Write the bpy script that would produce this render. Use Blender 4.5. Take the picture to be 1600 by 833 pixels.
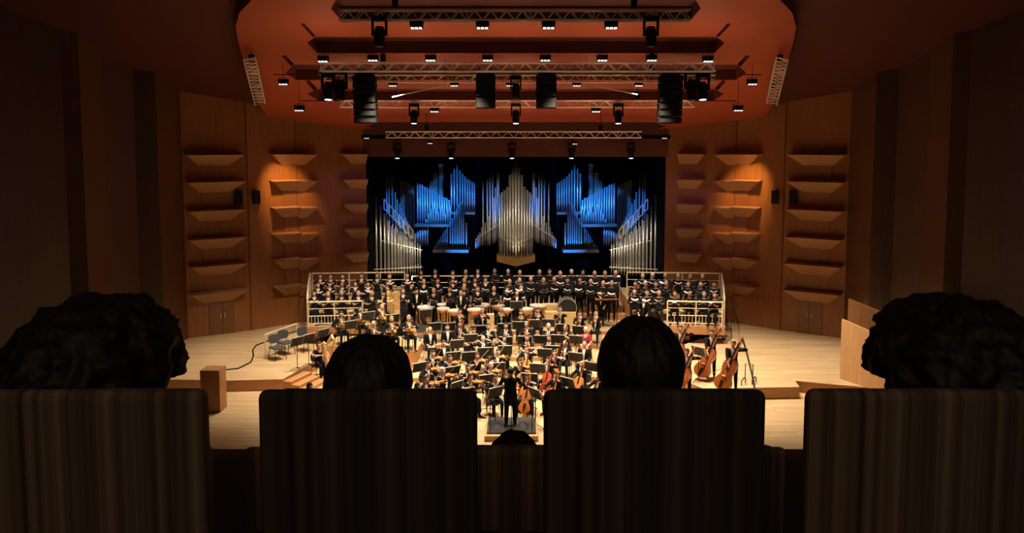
import bpy, bmesh, math, random
import numpy as np
from mathutils import Vector, Matrix, noise
from mathutils.kdtree import KDTree
from mathutils.geometry import delaunay_2d_cdt
random.seed(11)
PI = math.pi
SC = bpy.context.scene
COL = SC.collection
for o in list(bpy.data.objects): bpy.data.objects.remove(o)

# ------------------------------------------------------------------ camera
F = 1250.0; PX, PY = 806.0, 327.0; HC = 8.6; TP = 102 / 1250
pit = math.atan(TP)
cam_d = bpy.data.cameras.new('camera'); cam = bpy.data.objects.new('camera', cam_d); COL.objects.link(cam)
cam.location = (0, 0, HC); cam.rotation_euler = (PI/2 - pit, 0, 0)
cam_d.sensor_width = 36; cam_d.lens = F/1600*36
cam_d.shift_x = -(PX-800)/1600; cam_d.shift_y = -(416.5-PY)/1600
cam_d.clip_start = .05; cam_d.clip_end = 300
SC.camera = cam
FW = Vector((0, math.cos(pit), -math.sin(pit))); UP = Vector((0, math.sin(pit), math.cos(pit))); RT = Vector((1,0,0))
def ray(x, y): return RT*((x-PX)/F) - UP*((y-PY)/F) + FW
def atY(x, y, Y):
    d = ray(x, y); t = Y/d.y
    return Vector((d.x*t, Y, HC+d.z*t))
def atz(x, y, z):
    d = ray(x, y); t = (z-HC)/d.z
    return Vector((d.x*t, d.y*t, z))
def atplane(x, y, p0, n):
    d = ray(x, y); o = Vector((0,0,HC)); t = (p0-o).dot(n)/d.dot(n)
    return o+d*t

# ------------------------------------------------------------------ world, view, large lights
w = bpy.data.worlds.new('world'); SC.world = w; w.use_nodes = True
w.node_tree.nodes['Background'].inputs[0].default_value = (.9, .55, .35, 1)
w.node_tree.nodes['Background'].inputs[1].default_value = .006
SC.view_settings.view_transform = 'Standard'; SC.view_settings.look = 'None'
SC.view_settings.exposure = 0.0; SC.view_settings.gamma = 1; SC.view_settings.use_curve_mapping = False
def spot(name, loc, target, power, ang, col, blend=.6, rad=.12):
    d = bpy.data.lights.new(name, 'SPOT'); d.energy = power; d.spot_size = math.radians(ang); d.spot_blend = blend
    d.color = col; d.shadow_soft_size = rad
    o = bpy.data.objects.new(name, d); COL.objects.link(o); o.location = loc
    o.rotation_euler = (Vector(target)-Vector(loc)).to_track_quat('-Z', 'Y').to_euler()
    return o
WARM = (1.0, .83, .61); WHITE = (1.0, .88, .70)
# stage wash: the flood fixtures hung from the trusses shine down on the players
for (lx, ly, lz, tx, ty, pw) in [(-4.5,27.0,11.0,-3.5,28.5,1250),(-1.6,27.0,11.0,-1.2,26.5,1250),(1.6,27.0,11.0,1.2,26.5,1250),(4.5,27.0,11.0,3.5,28.5,1250),
                              (-6.2,29.0,10.6,-7.6,30.5,1050),(6.2,29.0,10.6,8.0,29.0,1450),(-2.2,31.4,10.1,-2.4,33,800),(2.2,31.4,10.1,2.4,33,800),
                              (0,24.2,11.9,0,23.6,1000),(-3.5,33.6,9.0,-3.4,36.4,330),(3.5,33.6,9.0,3.4,36.4,330),(8.4,28,10.4,10.2,27.6,900),(-8.4,28,10.4,-8.8,28.6,600)]:
    spot('stage_wash', (lx,ly,lz), (tx,ty,.3), pw*3.4, 75, WARM, .8)
# side choir blocks
spot('choir_wash', (-5.6,30.4,9.6), (-7.2,33.8,1.6), 1100, 45, WHITE, .7)
spot('choir_wash', (5.6,30.4,9.6), (7.2,33.8,1.6), 1100, 45, WHITE, .7)
# added fill lamps under the red canopy, imitating stage bounce, no fixtures
for x in (-6.0,-3.0,0,3.0,6.0):
    spot('canopy_fill', (x,25.4,10.6), (x*1.1,25.9,14.5), 36, 150, (1,.62,.38), .9, .25)
    spot('canopy_fill', (x,29.9,9.6), (x*1.1,30.4,13), 34, 150, (1,.62,.38), .9, .25)
    spot('canopy_fill', (x*.9,33.4,8.9), (x*1.1,33.9,12), 24, 150, (1,.62,.38), .9, .25)
# blue and warm organ lights from the lintel and the choir floor
for s in (-1, 1):
    spot('organ_blue', (s*2.6,38.2,8.3), atY(806-s*-1*(806-678), 322, 42) if s > 0 else atY(678, 322, 42), 2600, 34, (.03,.27,1.0), .35)
    spot('organ_blue', (s*1.6,38.3,8.4), atY(806+s*88, 296, 42.3), 1100, 30, (.03,.27,1.0), .35)
    spot('organ_blue', (s*2.0,38.6,1.9), atY(806+s*90, 362, 41.4), 1500, 38, (.03,.27,1.0), .4)
    spot('organ_blue', (s*3.4,38.0,8.2), atY(806+s*24, 318, 40.7), 700, 26, (.03,.27,1.0), .5)
    spot('organ_blue', (s*3.6,38.2,8.0), atY(806+s*186, 325, 40.6), 900, 28, (.03,.27,1.0), .5)
    spot('organ_warm', (s*4.6,36.0,7.6), (s*5.9,39.5,2.9), 900, 46, (1,.86,.6), .9)
    spot('organ_warm', (s*5.0,37.4,1.9), (s*5.7,39.6,3.6), 60, 80, (1,.86,.6), .8)
    spot('wall_accent', atY(806+s*366, 205, 33.6), atY(806+s*360, 318, 36.2), 1150, 46, (1,.58,.22), .9)
    spot('organ_spill_fill', (s*4.0,34.2,8.6), (s*8.6,37.0,5.0), 160, 50, (.6,.35,1.0), 1.0, .5)  # added lamp imitating purple spill of the organ light on the wall
spot('organ_warm', (0,32.5,8.0), (0,39.2,5.3), 1500, 34, (1,.84,.58), .8)
spot('organ_warm', (0,38.0,2.9), (0,39.4,4.4), 160, 60, (1,.8,.5), .8)
# added faint fill lamp behind the camera, brightens the seat backs, no fixture
ad = bpy.data.lights.new('balcony_fill', 'AREA'); ad.energy = 62; ad.size = 5; ad.color = (1,.74,.5)
ao = bpy.data.objects.new('balcony_fill', ad); COL.objects.link(ao); ao.location = (0,-4.0,13.0)
ao.rotation_euler = (Vector((0,3,7.4))-Vector((0,-4.0,13.0))).to_track_quat('-Z','Y').to_euler()

# ------------------------------------------------------------------ materials
MATS = {}
def mat(name, col, rough=.6, metal=0.0, var=.12, scale=6.0, bump=0.0, emit=0.0, stretch=(1,1,1), spec=.5):
    if name in MATS: return MATS[name]
    m = bpy.data.materials.new(name); m.use_nodes = True; nt = m.node_tree; b = nt.nodes['Principled BSDF']
    b.inputs['Roughness'].default_value = rough; b.inputs['Metallic'].default_value = metal
    b.inputs['Specular IOR Level'].default_value = spec
    tc = nt.nodes.new('ShaderNodeTexCoord'); mp = nt.nodes.new('ShaderNodeMapping'); mp.inputs['Scale'].default_value = stretch
    no = nt.nodes.new('ShaderNodeTexNoise'); no.inputs['Scale'].default_value = scale; no.inputs['Detail'].default_value = 3
    nt.links.new(tc.outputs['Object'], mp.inputs[0]); nt.links.new(mp.outputs[0], no.inputs['Vector'])
    mx = nt.nodes.new('ShaderNodeMix'); mx.data_type = 'RGBA'
    mx.inputs[6].default_value = tuple(max(0, c*(1-var)) for c in col)+(1,); mx.inputs[7].default_value = tuple(min(1, c*(1+var)) for c in col)+(1,)
    nt.links.new(no.outputs['Fac'], mx.inputs[0]); nt.links.new(mx.outputs[2], b.inputs['Base Color'])
    if bump:
        bp = nt.nodes.new('ShaderNodeBump'); bp.inputs['Strength'].default_value = bump; bp.inputs['Distance'].default_value = .01
        nt.links.new(no.outputs['Fac'], bp.inputs['Height']); nt.links.new(bp.outputs[0], b.inputs['Normal'])
    if emit:
        b.inputs['Emission Color'].default_value = (*col, 1); b.inputs['Emission Strength'].default_value = emit
    MATS[name] = m; return m
def wood(name, c1, c2, stretch=(6,6,.35), scale=3.0, rough=.45, boards=None):
    m = bpy.data.materials.new(name); m.use_nodes = True; nt = m.node_tree; b = nt.nodes['Principled BSDF']
    b.inputs['Roughness'].default_value = rough
    tc = nt.nodes.new('ShaderNodeTexCoord'); mp = nt.nodes.new('ShaderNodeMapping'); mp.inputs['Scale'].default_value = stretch
    no = nt.nodes.new('ShaderNodeTexNoise'); no.inputs['Scale'].default_value = scale; no.inputs['Detail'].default_value = 5; no.inputs['Distortion'].default_value = .4
    nt.links.new(tc.outputs['Object'], mp.inputs[0]); nt.links.new(mp.outputs[0], no.inputs['Vector'])
    cr = nt.nodes.new('ShaderNodeValToRGB'); cr.color_ramp.elements[0].position = .3; cr.color_ramp.elements[1].position = .7
    cr.color_ramp.elements[0].color = (*c1,1); cr.color_ramp.elements[1].color = (*c2,1)
    nt.links.new(no.outputs['Fac'], cr.inputs[0]); out = cr.outputs[0]
    if boards:
        br = nt.nodes.new('ShaderNodeTexBrick'); br.inputs['Scale'].default_value = 1.0
        br.inputs['Brick Width'].default_value = boards[0]; br.inputs['Row Height'].default_value = boards[1]; br.inputs['Mortar Size'].default_value = .006
        br.inputs['Color1'].default_value = (1,1,1,1); br.inputs['Color2'].default_value = (.8,.76,.7,1); br.inputs['Mortar'].default_value = (.5,.4,.3,1)
        nt.links.new(tc.outputs['Object'], br.inputs['Vector'])
        mx = nt.nodes.new('ShaderNodeMix'); mx.data_type = 'RGBA'; mx.blend_type = 'MULTIPLY'; mx.inputs[0].default_value = 1
        nt.links.new(out, mx.inputs[6]); nt.links.new(br.outputs['Color'], mx.inputs[7]); out = mx.outputs[2]
    nt.links.new(out, b.inputs['Base Color']); MATS[name] = m; return m
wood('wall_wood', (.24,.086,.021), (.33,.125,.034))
wood('wall_wood_dim', (.085,.036,.014), (.12,.052,.02)); wood('wall_wood_shaded', (.04,.019,.009), (.06,.028,.013)); wood('wall_wood_dimmer', (.065,.027,.011), (.09,.038,.015))  # outer wall strips: dim light and shaded folds put into the wood tones
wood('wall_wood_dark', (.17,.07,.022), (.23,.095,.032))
wood('diffuser_wood', (.36,.18,.08), (.44,.23,.11))
wood('floor_wood', (.62,.43,.24), (.74,.54,.32), (.5,6,6), 2.0, .38, (2.4,.14))
wood('riser_wood', (.42,.19,.07), (.52,.25,.10), (.5,5,5))
wood('bench_wood', (.62,.42,.18), (.75,.55,.26), (.5,5,5))
wood('prow_wood', (.72,.40,.12), (.82,.50,.18), (.5,5,5))
wood('violin_wood', (.62,.22,.05), (.75,.33,.09), (8,8,1), 6, .25)
wood('cello_wood', (.60,.17,.04), (.72,.27,.06), (8,8,1), 4, .25)
wood('cello_red', (.42,.05,.02), (.55,.09,.03), (8,8,1), 4, .25)
wood('bass_wood', (.33,.075,.02), (.45,.125,.03), (8,8,1), 3, .25)
wood('harp_gold', (.62,.34,.10), (.75,.45,.16), (8,8,1), 3, .35)
wood('screen_wood', (.55,.30,.13), (.66,.38,.18))
mat('ceiling_dark', (.085,.012,.007), .7, var=.1, scale=.4)
mat('canopy_red', (.40,.072,.026), .6, var=.06, scale=.5)
mat('slot_red', (.12,.016,.012), .9)
mat('lintel_red', (.13,.04,.035), .6)
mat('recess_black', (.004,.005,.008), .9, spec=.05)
mat('pipe_tin', (.56,.53,.47), .34, .8, .18, 2, stretch=(2,2,.4))
mat('pipe_lead', (.45,.45,.47), .38, .6, .18, 2, stretch=(2,2,.4))
mat('pipe_wood', (.20,.17,.15), .6)
mat('aluminium', (.78,.76,.73), .35, .3, .05)
mat('steel_rail', (.82,.70,.50), .35, .15, .05)
mat('black_metal', (.008,.008,.009), .6, spec=.3)
mat('black_box', (.006,.006,.0065), .8, spec=.15)
mat('stand_plate', (.016,.015,.014), .6)
mat('stand_rim', (.42,.40,.36), .5, .2)
mat('chair_grey', (.055,.06,.072), .8)
mat('chair_black', (.02,.02,.022), .7)
mat('lamp_lens', (1,.97,.92), .3, emit=1.0)
mat('lamp_lens_blue', (.6,.8,1), .3, emit=8.0)
mat('tails_black', (.0055,.0055,.0062), .9, spec=.2)
mat('suit_grey', (.012,.013,.017), .9, spec=.2)
mat('gown_black', (.006,.005,.0055), .9, spec=.2)
mat('blouse_red', (.30,.02,.04), .8, var=.9, scale=30)
mat('shirt_white', (.85,.83,.80), .7, var=.03)
mat('shoe_black', (.01,.01,.01), .3)
SKINS = [mat('skin_light', (.62,.36,.25), .55, var=.05), mat('skin_rosy', (.58,.30,.21), .55, var=.05), mat('skin_tan', (.44,.24,.15), .55, var=.05), mat('skin_deep', (.20,.10,.06), .55, var=.05)]
mat('lips', (.35,.12,.10), .5); mat('eye_dark', (.03,.02,.02), .4)
HAIRS = {k: mat('hair_'+k, c, .65, var=.35, scale=25, stretch=(1,1,.3)) for k, c in dict(black=(.012,.010,.009), brown=(.05,.026,.014), chestnut=(.10,.045,.02), grey=(.30,.29,.28), white=(.62,.60,.56), blond=(.38,.25,.12)).items()}
mat('paper', (.88,.87,.83), .8, var=.03); mat('folder_black', (.006,.006,.006), .6, spec=.2)
mat('brass', (.80,.55,.20), .22, .9, .05); mat('silver', (.75,.74,.72), .22, .9, .05)
mat('copper', (.62,.25,.08), .3, .75, .12); mat('drum_head', (.75,.60,.50), .6, var=.06); mat('drum_head_white', (.88,.86,.82), .6, var=.04)
mat('ebony', (.01,.009,.008), .4); mat('bow_hair', (.8,.78,.7), .6); mat('bow_stick', (.25,.09,.03), .4)
mat('podium_carpet', (.03,.028,.028), .9)
mat('cable_black', (.012,.012,.012), .6)
def fabric(name, c1, c2, sc):
    m = bpy.data.materials.new(name); m.use_nodes = True; nt = m.node_tree; b = nt.nodes['Principled BSDF']; b.inputs['Roughness'].default_value = .85
    tc = nt.nodes.new('ShaderNodeTexCoord'); mp = nt.nodes.new('ShaderNodeMapping'); mp.inputs['Scale'].default_value = (sc, .2, .12)
    no = nt.nodes.new('ShaderNodeTexNoise'); no.inputs['Scale'].default_value = 1; no.inputs['Detail'].default_value = 4
    cr = nt.nodes.new('ShaderNodeValToRGB'); cr.color_ramp.elements[0].position = .35; cr.color_ramp.elements[1].position = .7
    cr.color_ramp.elements[0].color = (*c1,1); cr.color_ramp.elements[1].color = (*c2,1)
    nt.links.new(tc.outputs['Object'], mp.inputs[0]); nt.links.new(mp.outputs[0], no.inputs[0]); nt.links.new(no.outputs['Fac'], cr.inputs[0]); nt.links.new(cr.outputs[0], b.inputs['Base Color'])
    MATS[name] = m; return m
fabric('seat_brown', (.05,.03,.018), (.30,.20,.13), 30)
fabric('seat_dark', (.012,.009,.008), (.10,.068,.050), 26)
mat('seat_shell', (.03,.02,.014), .5)
mat('balcony_carpet', (.03,.018,.014), .9)
mat('parapet_wood', (.10,.06,.035), .5)

# ------------------------------------------------------------------ mesh helpers
class MB:
    def __init__(s): s.v = []; s.f = []; s.m = []
    def add(s, vs, fs, mi=0):
        b = len(s.v); s.v += [tuple(x) for x in vs]; s.f += [tuple(b+i for i in f) for f in fs]; s.m += [mi]*len(fs); return s
    def box(s, lo, hi, mi=0, M=None):
        (a,b,c),(d,e,f) = lo, hi
        vs = [Vector(p) for p in ((a,b,c),(d,b,c),(d,e,c),(a,e,c),(a,b,f),(d,b,f),(d,e,f),(a,e,f))]
        if M: vs = [M@p for p in vs]
        return s.add(vs, [(0,3,2,1),(4,5,6,7),(0,1,5,4),(1,2,6,5),(2,3,7,6),(3,0,4,7)], mi)
    def tube(s, pts, r, n=8, mi=0, cap=True):
        pts = [Vector(p) for p in pts]; rs = r if isinstance(r, (list,tuple)) else [r]*len(pts)
        rings = []; ref = None
        for i, p in enumerate(pts):
            d = (pts[min(i+1,len(pts)-1)]-pts[max(i-1,0)])
            d = d.normalized() if d.length > 1e-9 else Vector((0,0,1))
            if ref is None or abs(ref.dot(d)) > .98: ref = Vector((1,0,0)) if abs(d.x) < .8 else Vector((0,1,0))
            u = (ref-d*ref.dot(d)).normalized(); ref = u; v = d.cross(u)
            rings.append([p+(u*math.cos(2*PI*k/n)+v*math.sin(2*PI*k/n))*rs[i] for k in range(n)])
        vs = [q for R in rings for q in R]
        fs = [(i*n+k, i*n+(k+1)%n, (i+1)*n+(k+1)%n, (i+1)*n+k) for i in range(len(pts)-1) for k in range(n)]
        if cap: fs += [tuple(reversed(range(n))), tuple((len(pts)-1)*n+k for k in range(n))]
        return s.add(vs, fs, mi)
    def lathe(s, prof, n=16, M=None, mi=0):
        vs = [Vector((r*math.cos(2*PI*k/n), r*math.sin(2*PI*k/n), z)) for r, z in prof for k in range(n)]
        if M: vs = [M@p for p in vs]
        fs = [(i*n+k, i*n+(k+1)%n, (i+1)*n+(k+1)%n, (i+1)*n+k) for i in range(len(prof)-1) for k in range(n)]
        return s.add(vs, fs, mi)
    def loft(s, secs, n=14, mi=0):     # (centre, rx, ry) horizontal ellipses, closed
        vs = [Vector((c[0]+rx*math.cos(2*PI*k/n), c[1]+ry*math.sin(2*PI*k/n), c[2])) for c, rx, ry in secs for k in range(n)]
        fs = [(i*n+k, i*n+(k+1)%n, (i+1)*n+(k+1)%n, (i+1)*n+k) for i in range(len(secs)-1) for k in range(n)]
        fs += [tuple(reversed(range(n))), tuple((len(secs)-1)*n+k for k in range(n))]
        return s.add(vs, fs, mi)
    def ell(s, c, r, nu=16, nv=10, mi=0, M=None):
        c = Vector(c); vs = []; fs = []
        for j in range(nv+1):
            t = PI*j/nv
            for k in range(nu):
                a = 2*PI*k/nu; p = Vector((r[0]*math.sin(t)*math.cos(a), r[1]*math.sin(t)*math.sin(a), r[2]*math.cos(t)))
                if M: p = M@p
                vs.append(c+p)
        for j in range(nv):
            for k in range(nu): fs.append((j*nu+k, (j+1)*nu+k, (j+1)*nu+(k+1)%nu, j*nu+(k+1)%nu))
        return s.add(vs, fs, mi)
    def prism(s, poly, z0, z1, mi=0, M=None):   # poly: ccw xy
        n = len(poly); vs = [Vector((x,y,z0)) for x,y in poly]+[Vector((x,y,z1)) for x,y in poly]
        if M: vs = [M@p for p in vs]
        fs = [tuple(reversed(range(n))), tuple(range(n,2*n))]+[(i,(i+1)%n,n+(i+1)%n,n+i) for i in range(n)]
        return s.add(vs, fs, mi)
    def mesh(s, name, mats, smooth=False):
        me = bpy.data.meshes.new(name); me.from_pydata([tuple(v) for v in s.v], [], s.f); me.update()
        for mm in (mats if isinstance(mats,(list,tuple)) else [mats]): me.materials.append(MATS[mm] if isinstance(mm,str) else mm)
        me.polygons.foreach_set('material_index', s.m)
        if smooth: me.polygons.foreach_set('use_smooth', [True]*len(s.f))
        me.update(); return me
    def obj(s, name, mats, parent=None, smooth=False, M=None):
        return link(name, s.mesh(name, mats, smooth), parent, M)
def link(name, me, parent=None, M=None):
    o = bpy.data.objects.new(name, me); COL.objects.link(o)
    if parent is not None: o.parent = parent
    if M is not None: o.matrix_local = M
    return o
def bevel_mesh(me, w, seg=2):
    b = bmesh.new(); b.from_mesh(me); bmesh.ops.bevel(b, geom=b.edges[:], offset=w, segments=seg, affect='EDGES', profile=.5, clamp_overlap=True); b.to_mesh(me); b.free(); return me
def empty(name, loc=(0,0,0), rz=0):
    o = bpy.data.objects.new(name, None); COL.objects.link(o); o.location = loc; o.rotation_euler = (0,0,rz); o.empty_display_size = .1; return o
def tag(o, label, cat, group=None, kind=None):
    o['label'] = label; o['category'] = cat
    if group: o['group'] = group
    if kind: o['kind'] = kind
    return o
def struct(o, label=None):
    o['kind'] = 'structure'
    if label: o['label'] = label
    return o
def copy_tree(o, M, parent=None):
    c = o.copy(); COL.objects.link(c); c.parent = parent
    if M is not None: c.matrix_local = M
    for ch in list(o.children): copy_tree(ch, None, c)
    return c
def frame(origin, zaxis, front):
    z = Vector(zaxis).normalized(); f = Vector(front); f = (f-z*f.dot(z)).normalized(); y = -f; x = y.cross(z)
    M = Matrix((x,y,z)).transposed().to_4x4(); M.translation = Vector(origin); return M
ORD = ['leftmost','second from left','third from left','fourth from left','fifth from left','sixth from left','seventh from left','eighth from left','ninth from left','tenth from left','eleventh from left','twelfth from left','thirteenth from left','fourteenth from left','fifteenth from left','sixteenth from left','seventeenth from left','eighteenth from left','nineteenth from left','twentieth from left']
def order(i, n): return 'rightmost' if (i == n-1 and n > 1) else ORD[i]

# ------------------------------------------------------------------ setting: floor, platforms, risers
def slab(name, poly, z0, z1, m='floor_wood', side='riser_wood', label=None, parent=None):
    n = len(poly)
    a = sum(poly[i][0]*poly[(i+1)%n][1]-poly[(i+1)%n][0]*poly[i][1] for i in range(n))
    if a < 0: poly = poly[::-1]
    b = MB(); b.prism(poly, z0, z1); b.m = [0,0]+[1]*n
    o = b.obj(name, [m, side], parent)
    if parent is None: struct(o, label)
    return o
def mir(poly): return [(-x,y) for x,y in poly]
slab('floor', [(-12.6,22.0),(12.6,22.0),(14.4,34.0),(7.2,39.0),(-7.2,39.0),(-14.4,34.0)], -.25, 0, label='pale oak concert stage floor')
slab('stage_platform', [(-9.95,27.25),(-8.15,27.4),(-7.57,30.05),(-7.35,31.2),(-8.7,34.2),(-9.3,37),(-11.6,35.3),(-14.2,33.6),(-12.6,27.4)], 0, .4, label='raised oak side platform left of the orchestra')
slab('stage_platform', [(6.3,26.3),(9.6,26.5),(9.7,27.2),(12.6,26.2),(14.2,33.6),(11.6,35.3),(9.3,37),(8.7,34.2),(6.2,31.5),(5.7,27.6)], 0, .4, label='raised oak side platform under the double basses')
def riser(half, yb, z, z0=0):
    poly = [(x,y) for x,y in half]+[(half[-1][0],yb),(-half[-1][0],yb)]+[(-x,y) for x,y in reversed(half) if x > 0]
    return slab('stage_riser', poly, z0, z, label='stepped oak orchestra riser')
riser([(0,29.25),(1.3,29.25),(2.5,28.55),(5.4,28.1)], 34.0, .15)
riser([(0,30.65),(1.8,30.65),(3.0,30.05),(5.45,29.2)], 34.0, .30, .15)
riser([(0,32.35),(2.5,32.35),(4.0,31.5),(5.5,30.4)], 35.0, .45, .30)
slab('stage_riser', [(-5.0,33.75),(5.0,33.75),(5.0,39.2),(-5.0,39.2)], 0, .6, label='oak percussion tier')
slab('stage_riser', [(-5.0,35.95),(5.0,35.95),(5.0,39.2),(-5.0,39.2)], .6, .85, label='middle choir tier')
slab('stage_riser', [(-5.0,36.6),(5.0,36.6),(5.0,39.2),(-5.0,39.2)], .85, 1.1, label='rear choir tier')
slab('stage_riser', [(-7.4,30.7),(-5.9,30.6),(-5.9,29.1),(-3.75,29.9),(-3.75,31.4),(-4.9,33.5),(-6.1,32.4),(-7.3,32.2)], 0, .75, label='oak tier of the horn players')
# side choir decks
for s, side in ((-1,'left'),(1,'right')):
    d0 = [(8.55*s,32.2),(6.27*s,32.45),(5.02*s,33.6),(5.02*s,38.6),(7.0*s,38.4),(9.1*s,37.3),(9.45*s,36.4)]
    slab('choir_deck', d0, .8, 1.15, label='%s choir deck with wooden fascia' % side)
    slab('choir_deck', [(8.75*s,33.5),(5.02*s,33.75),(5.02*s,38.6),(7.0*s,38.4),(9.1*s,37.3),(9.4*s,36.4)], 1.15, 1.38, 'floor_wood', label='%s choir deck second tier' % side)
    slab('choir_deck', [(8.95*s,34.25),(5.02*s,34.45),(5.02*s,38.6),(7.0*s,38.4),(9.1*s,37.3),(9.4*s,36.4)], 1.38, 1.62, 'floor_wood', label='%s choir deck rear tier' % side)
    slab('choir_deck_shade', [(8.2*s,33.2),(5.1*s,34.3),(5.1*s,38.4),(7.0*s,38.2),(9.0*s,37.0),(9.2*s,36.2)], 0, .8, 'recess_black', 'recess_black', label='black block standing for the shade under the %s choir deck' % side)  # solid black block stands in for the shade beneath the deck
    for k, (x,y) in enumerate(((8.35,32.75),(7.2,33.05),(6.3,33.3))):
        struct(MB().box((x*s-.09,y-.06,.4 if k<2 and s>0 else .4),(x*s+.09,y+.06,.8)).obj('trim_%d' % (k+1+3*(s>0)), 'riser_wood'), 'wooden prop under the %s choir deck' % side)
# steps down from the left platform
st = empty('stage_steps', (0,0,0)); struct(st, 'oak steps from the left platform to the stage')
a, b_ = Vector((-8.15,27.42,0)), Vector((-7.62,29.0,0)); dx = (b_-a).normalized(); nx = Vector((dx.y,-dx.x,0))
for k in range(3):
    q0 = a+nx*(.33*k); 
    poly = [(q0.x,q0.y),((q0+nx*.33).x,(q0+nx*.33).y),((q0+nx*.33+dx*1.3).x,(q0+nx*.33+dx*1.3).y),((q0+dx*1.3).x,(q0+dx*1.3).y)]
    slab('step', poly, 0, .4-.1*(k+1)+.02, 'riser_wood', 'riser_wood', parent=st)
    e = MB(); e.tube([(q0+nx*.32+Vector((0,0,.43-.1*(k+1)))), (q0+nx*.32+dx*1.3+Vector((0,0,.43-.1*(k+1))))], .012, 5); e.obj('step_nosing', 'bench_wood', st)
# wooden screen walls flanking the stage
def wallpanel(name, p, q, z0, z1p, z1q, m, th=.08, parent=None):
    p, q = Vector((p[0],p[1],0)), Vector((q[0],q[1],0)); d = (q-p).normalized(); n = Vector((d.y,-d.x,0))
    vs = [p+Vector((0,0,z0)), q+Vector((0,0,z0)), q+Vector((0,0,z1q)), p+Vector((0,0,z1p))]
    vs += [v-n*th for v in vs]
    return MB().add(vs, [(0,1,2,3),(7,6,5,4),(0,4,5,1),(1,5,6,2),(2,6,7,3),(3,7,4,0)]).obj(name, m, parent)
A = atz(1312,592,.4); B = atz(1374,613,.4)
o = wallpanel('screen_panel', (A.x,A.y), (B.x+.15,B.y-.2), .4, 2.52, 2.22, 'screen_wood'); tag(o, 'pale wooden screen panel at the right edge of the stage', 'panel')
o = wallpanel('screen_panel', (A.x+.5,A.y+.7), (B.x+1.2,B.y+.3), .4, 3.1, 2.6, 'wall_wood_dark'); tag(o, 'dark wooden screen panel behind the pale one, right of the stage', 'panel')
P0 = atz(314,645,0); P1 = atz(350,640,0)
bx = MB().box((P0.x,P0.y,0),(P1.x,P0.y+.6,1.38)); o = link('wooden_block', bevel_mesh(bx.mesh('wooden_block','riser_wood'), .02)); tag(o, 'tall wooden block standing on the stage at its left front', 'block')

# ------------------------------------------------------------------ ceiling
CS = .25
def ceilz(Y): return HC+.6+(38-Y)*CS
CN = Vector((0, CS, 1)).normalized(); CP = Vector((0,38,HC+.6))
def oncan(x, y): return atplane(x, y, CP, CN)
left = [(437,205),(405,165),(386,115),(373,68),(368,42),(374,20),(393,0),(420,-18),(470,-42),(540,-60)]
outline = left+[(1612-x,y) for x,y in reversed(left)]
slots = []
def sl(half): slots.append(half+[(1612-x,y) for x,y in reversed(half)])
sl([(532,31),(517,13),(530,-8)]); sl([(496,83),(480,67),(492,58)]); sl([(462,125),(446,114),(459,101)]); sl([(498,158),(481,147),(495,139)]); sl([(590,203),(574,198),(590,191)])
for q in ([(470,38),(475,36),(493,56),(489,58)], [(440,88),(446,86),(459,100),(455,104)], [(477,127),(483,125),(495,138),(490,141)]):
    slots.append(q); slots.append([(1612-x,y) for x,y in reversed(q)])
def cxy(px): 
    p = oncan(*px); return (p.x, p.y)
V2, E2 = [], []
def ring2(pts):
    b = len(V2); V2.extend(Vector(p) for p in pts); E2.extend((b+i, b+(i+1)%len(pts)) for i in range(len(pts)))
O2 = [cxy(p) for p in outline]; S2 = [[cxy(p) for p in s] for s in slots]
ring2(O2)
for s in S2: ring2(s)
def inside(p, poly):
    c = False; n = len(poly)
    for i in range(n):
        (x1,y1),(x2,y2) = poly[i], poly[(i+1)%n]
        if (y1 > p[1]) != (y2 > p[1]) and p[0] < (x2-x1)*(p[1]-y1)/(y2-y1)+x1: c = not c
    return c
vo, eo, fo, *_ = delaunay_2d_cdt(V2, E2, [], 0, 1e-5)
keep = []
for f in fo:
    c = sum((vo[i] for i in f), Vector((0,0)))/len(f)
    if inside(c, O2) and not any(inside(c, s) for s in S2): keep.append(f)
b = MB(); b.add([(v.x, v.y, ceilz(v.y)) for v in vo], keep)
n = len(O2)
b.add([(x,y,ceilz(y)) for x,y in O2]+[(x,y,ceilz(y)+.38) for x,y in O2], [(i,(i+1)%n,n+(i+1)%n,n+i) for i in range(n)])
canopy = b.obj('ceiling_canopy', 'canopy_red'); struct(canopy, 'orange-red acoustic canopy ceiling with dark slots above the stage')
for s in S2:
    n = len(s); h = .55 if n > 4 else .3
    b = MB().add([(x,y,ceilz(y)) for x,y in s]+[(x,y,ceilz(y)+h) for x,y in s], [(i,(i+1)%n,n+(i+1)%n,n+i) for i in range(n)]+[tuple(range(n,2*n))])
    b.obj('ceiling_slot', 'slot_red', canopy)
b = MB(); ys = [38.6,33,28,24,20,12,4,-6]
for x0,x1 in ((-20,20),):
    b.add([(x,y,ceilz(y)+.4) for y in ys for x in (x0,x1)], [(2*i,2*i+1,2*i+3,2*i+2) for i in range(len(ys)-1)])
struct(b.obj('ceiling', 'ceiling_dark'), 'dark red sloping hall ceiling')

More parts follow.
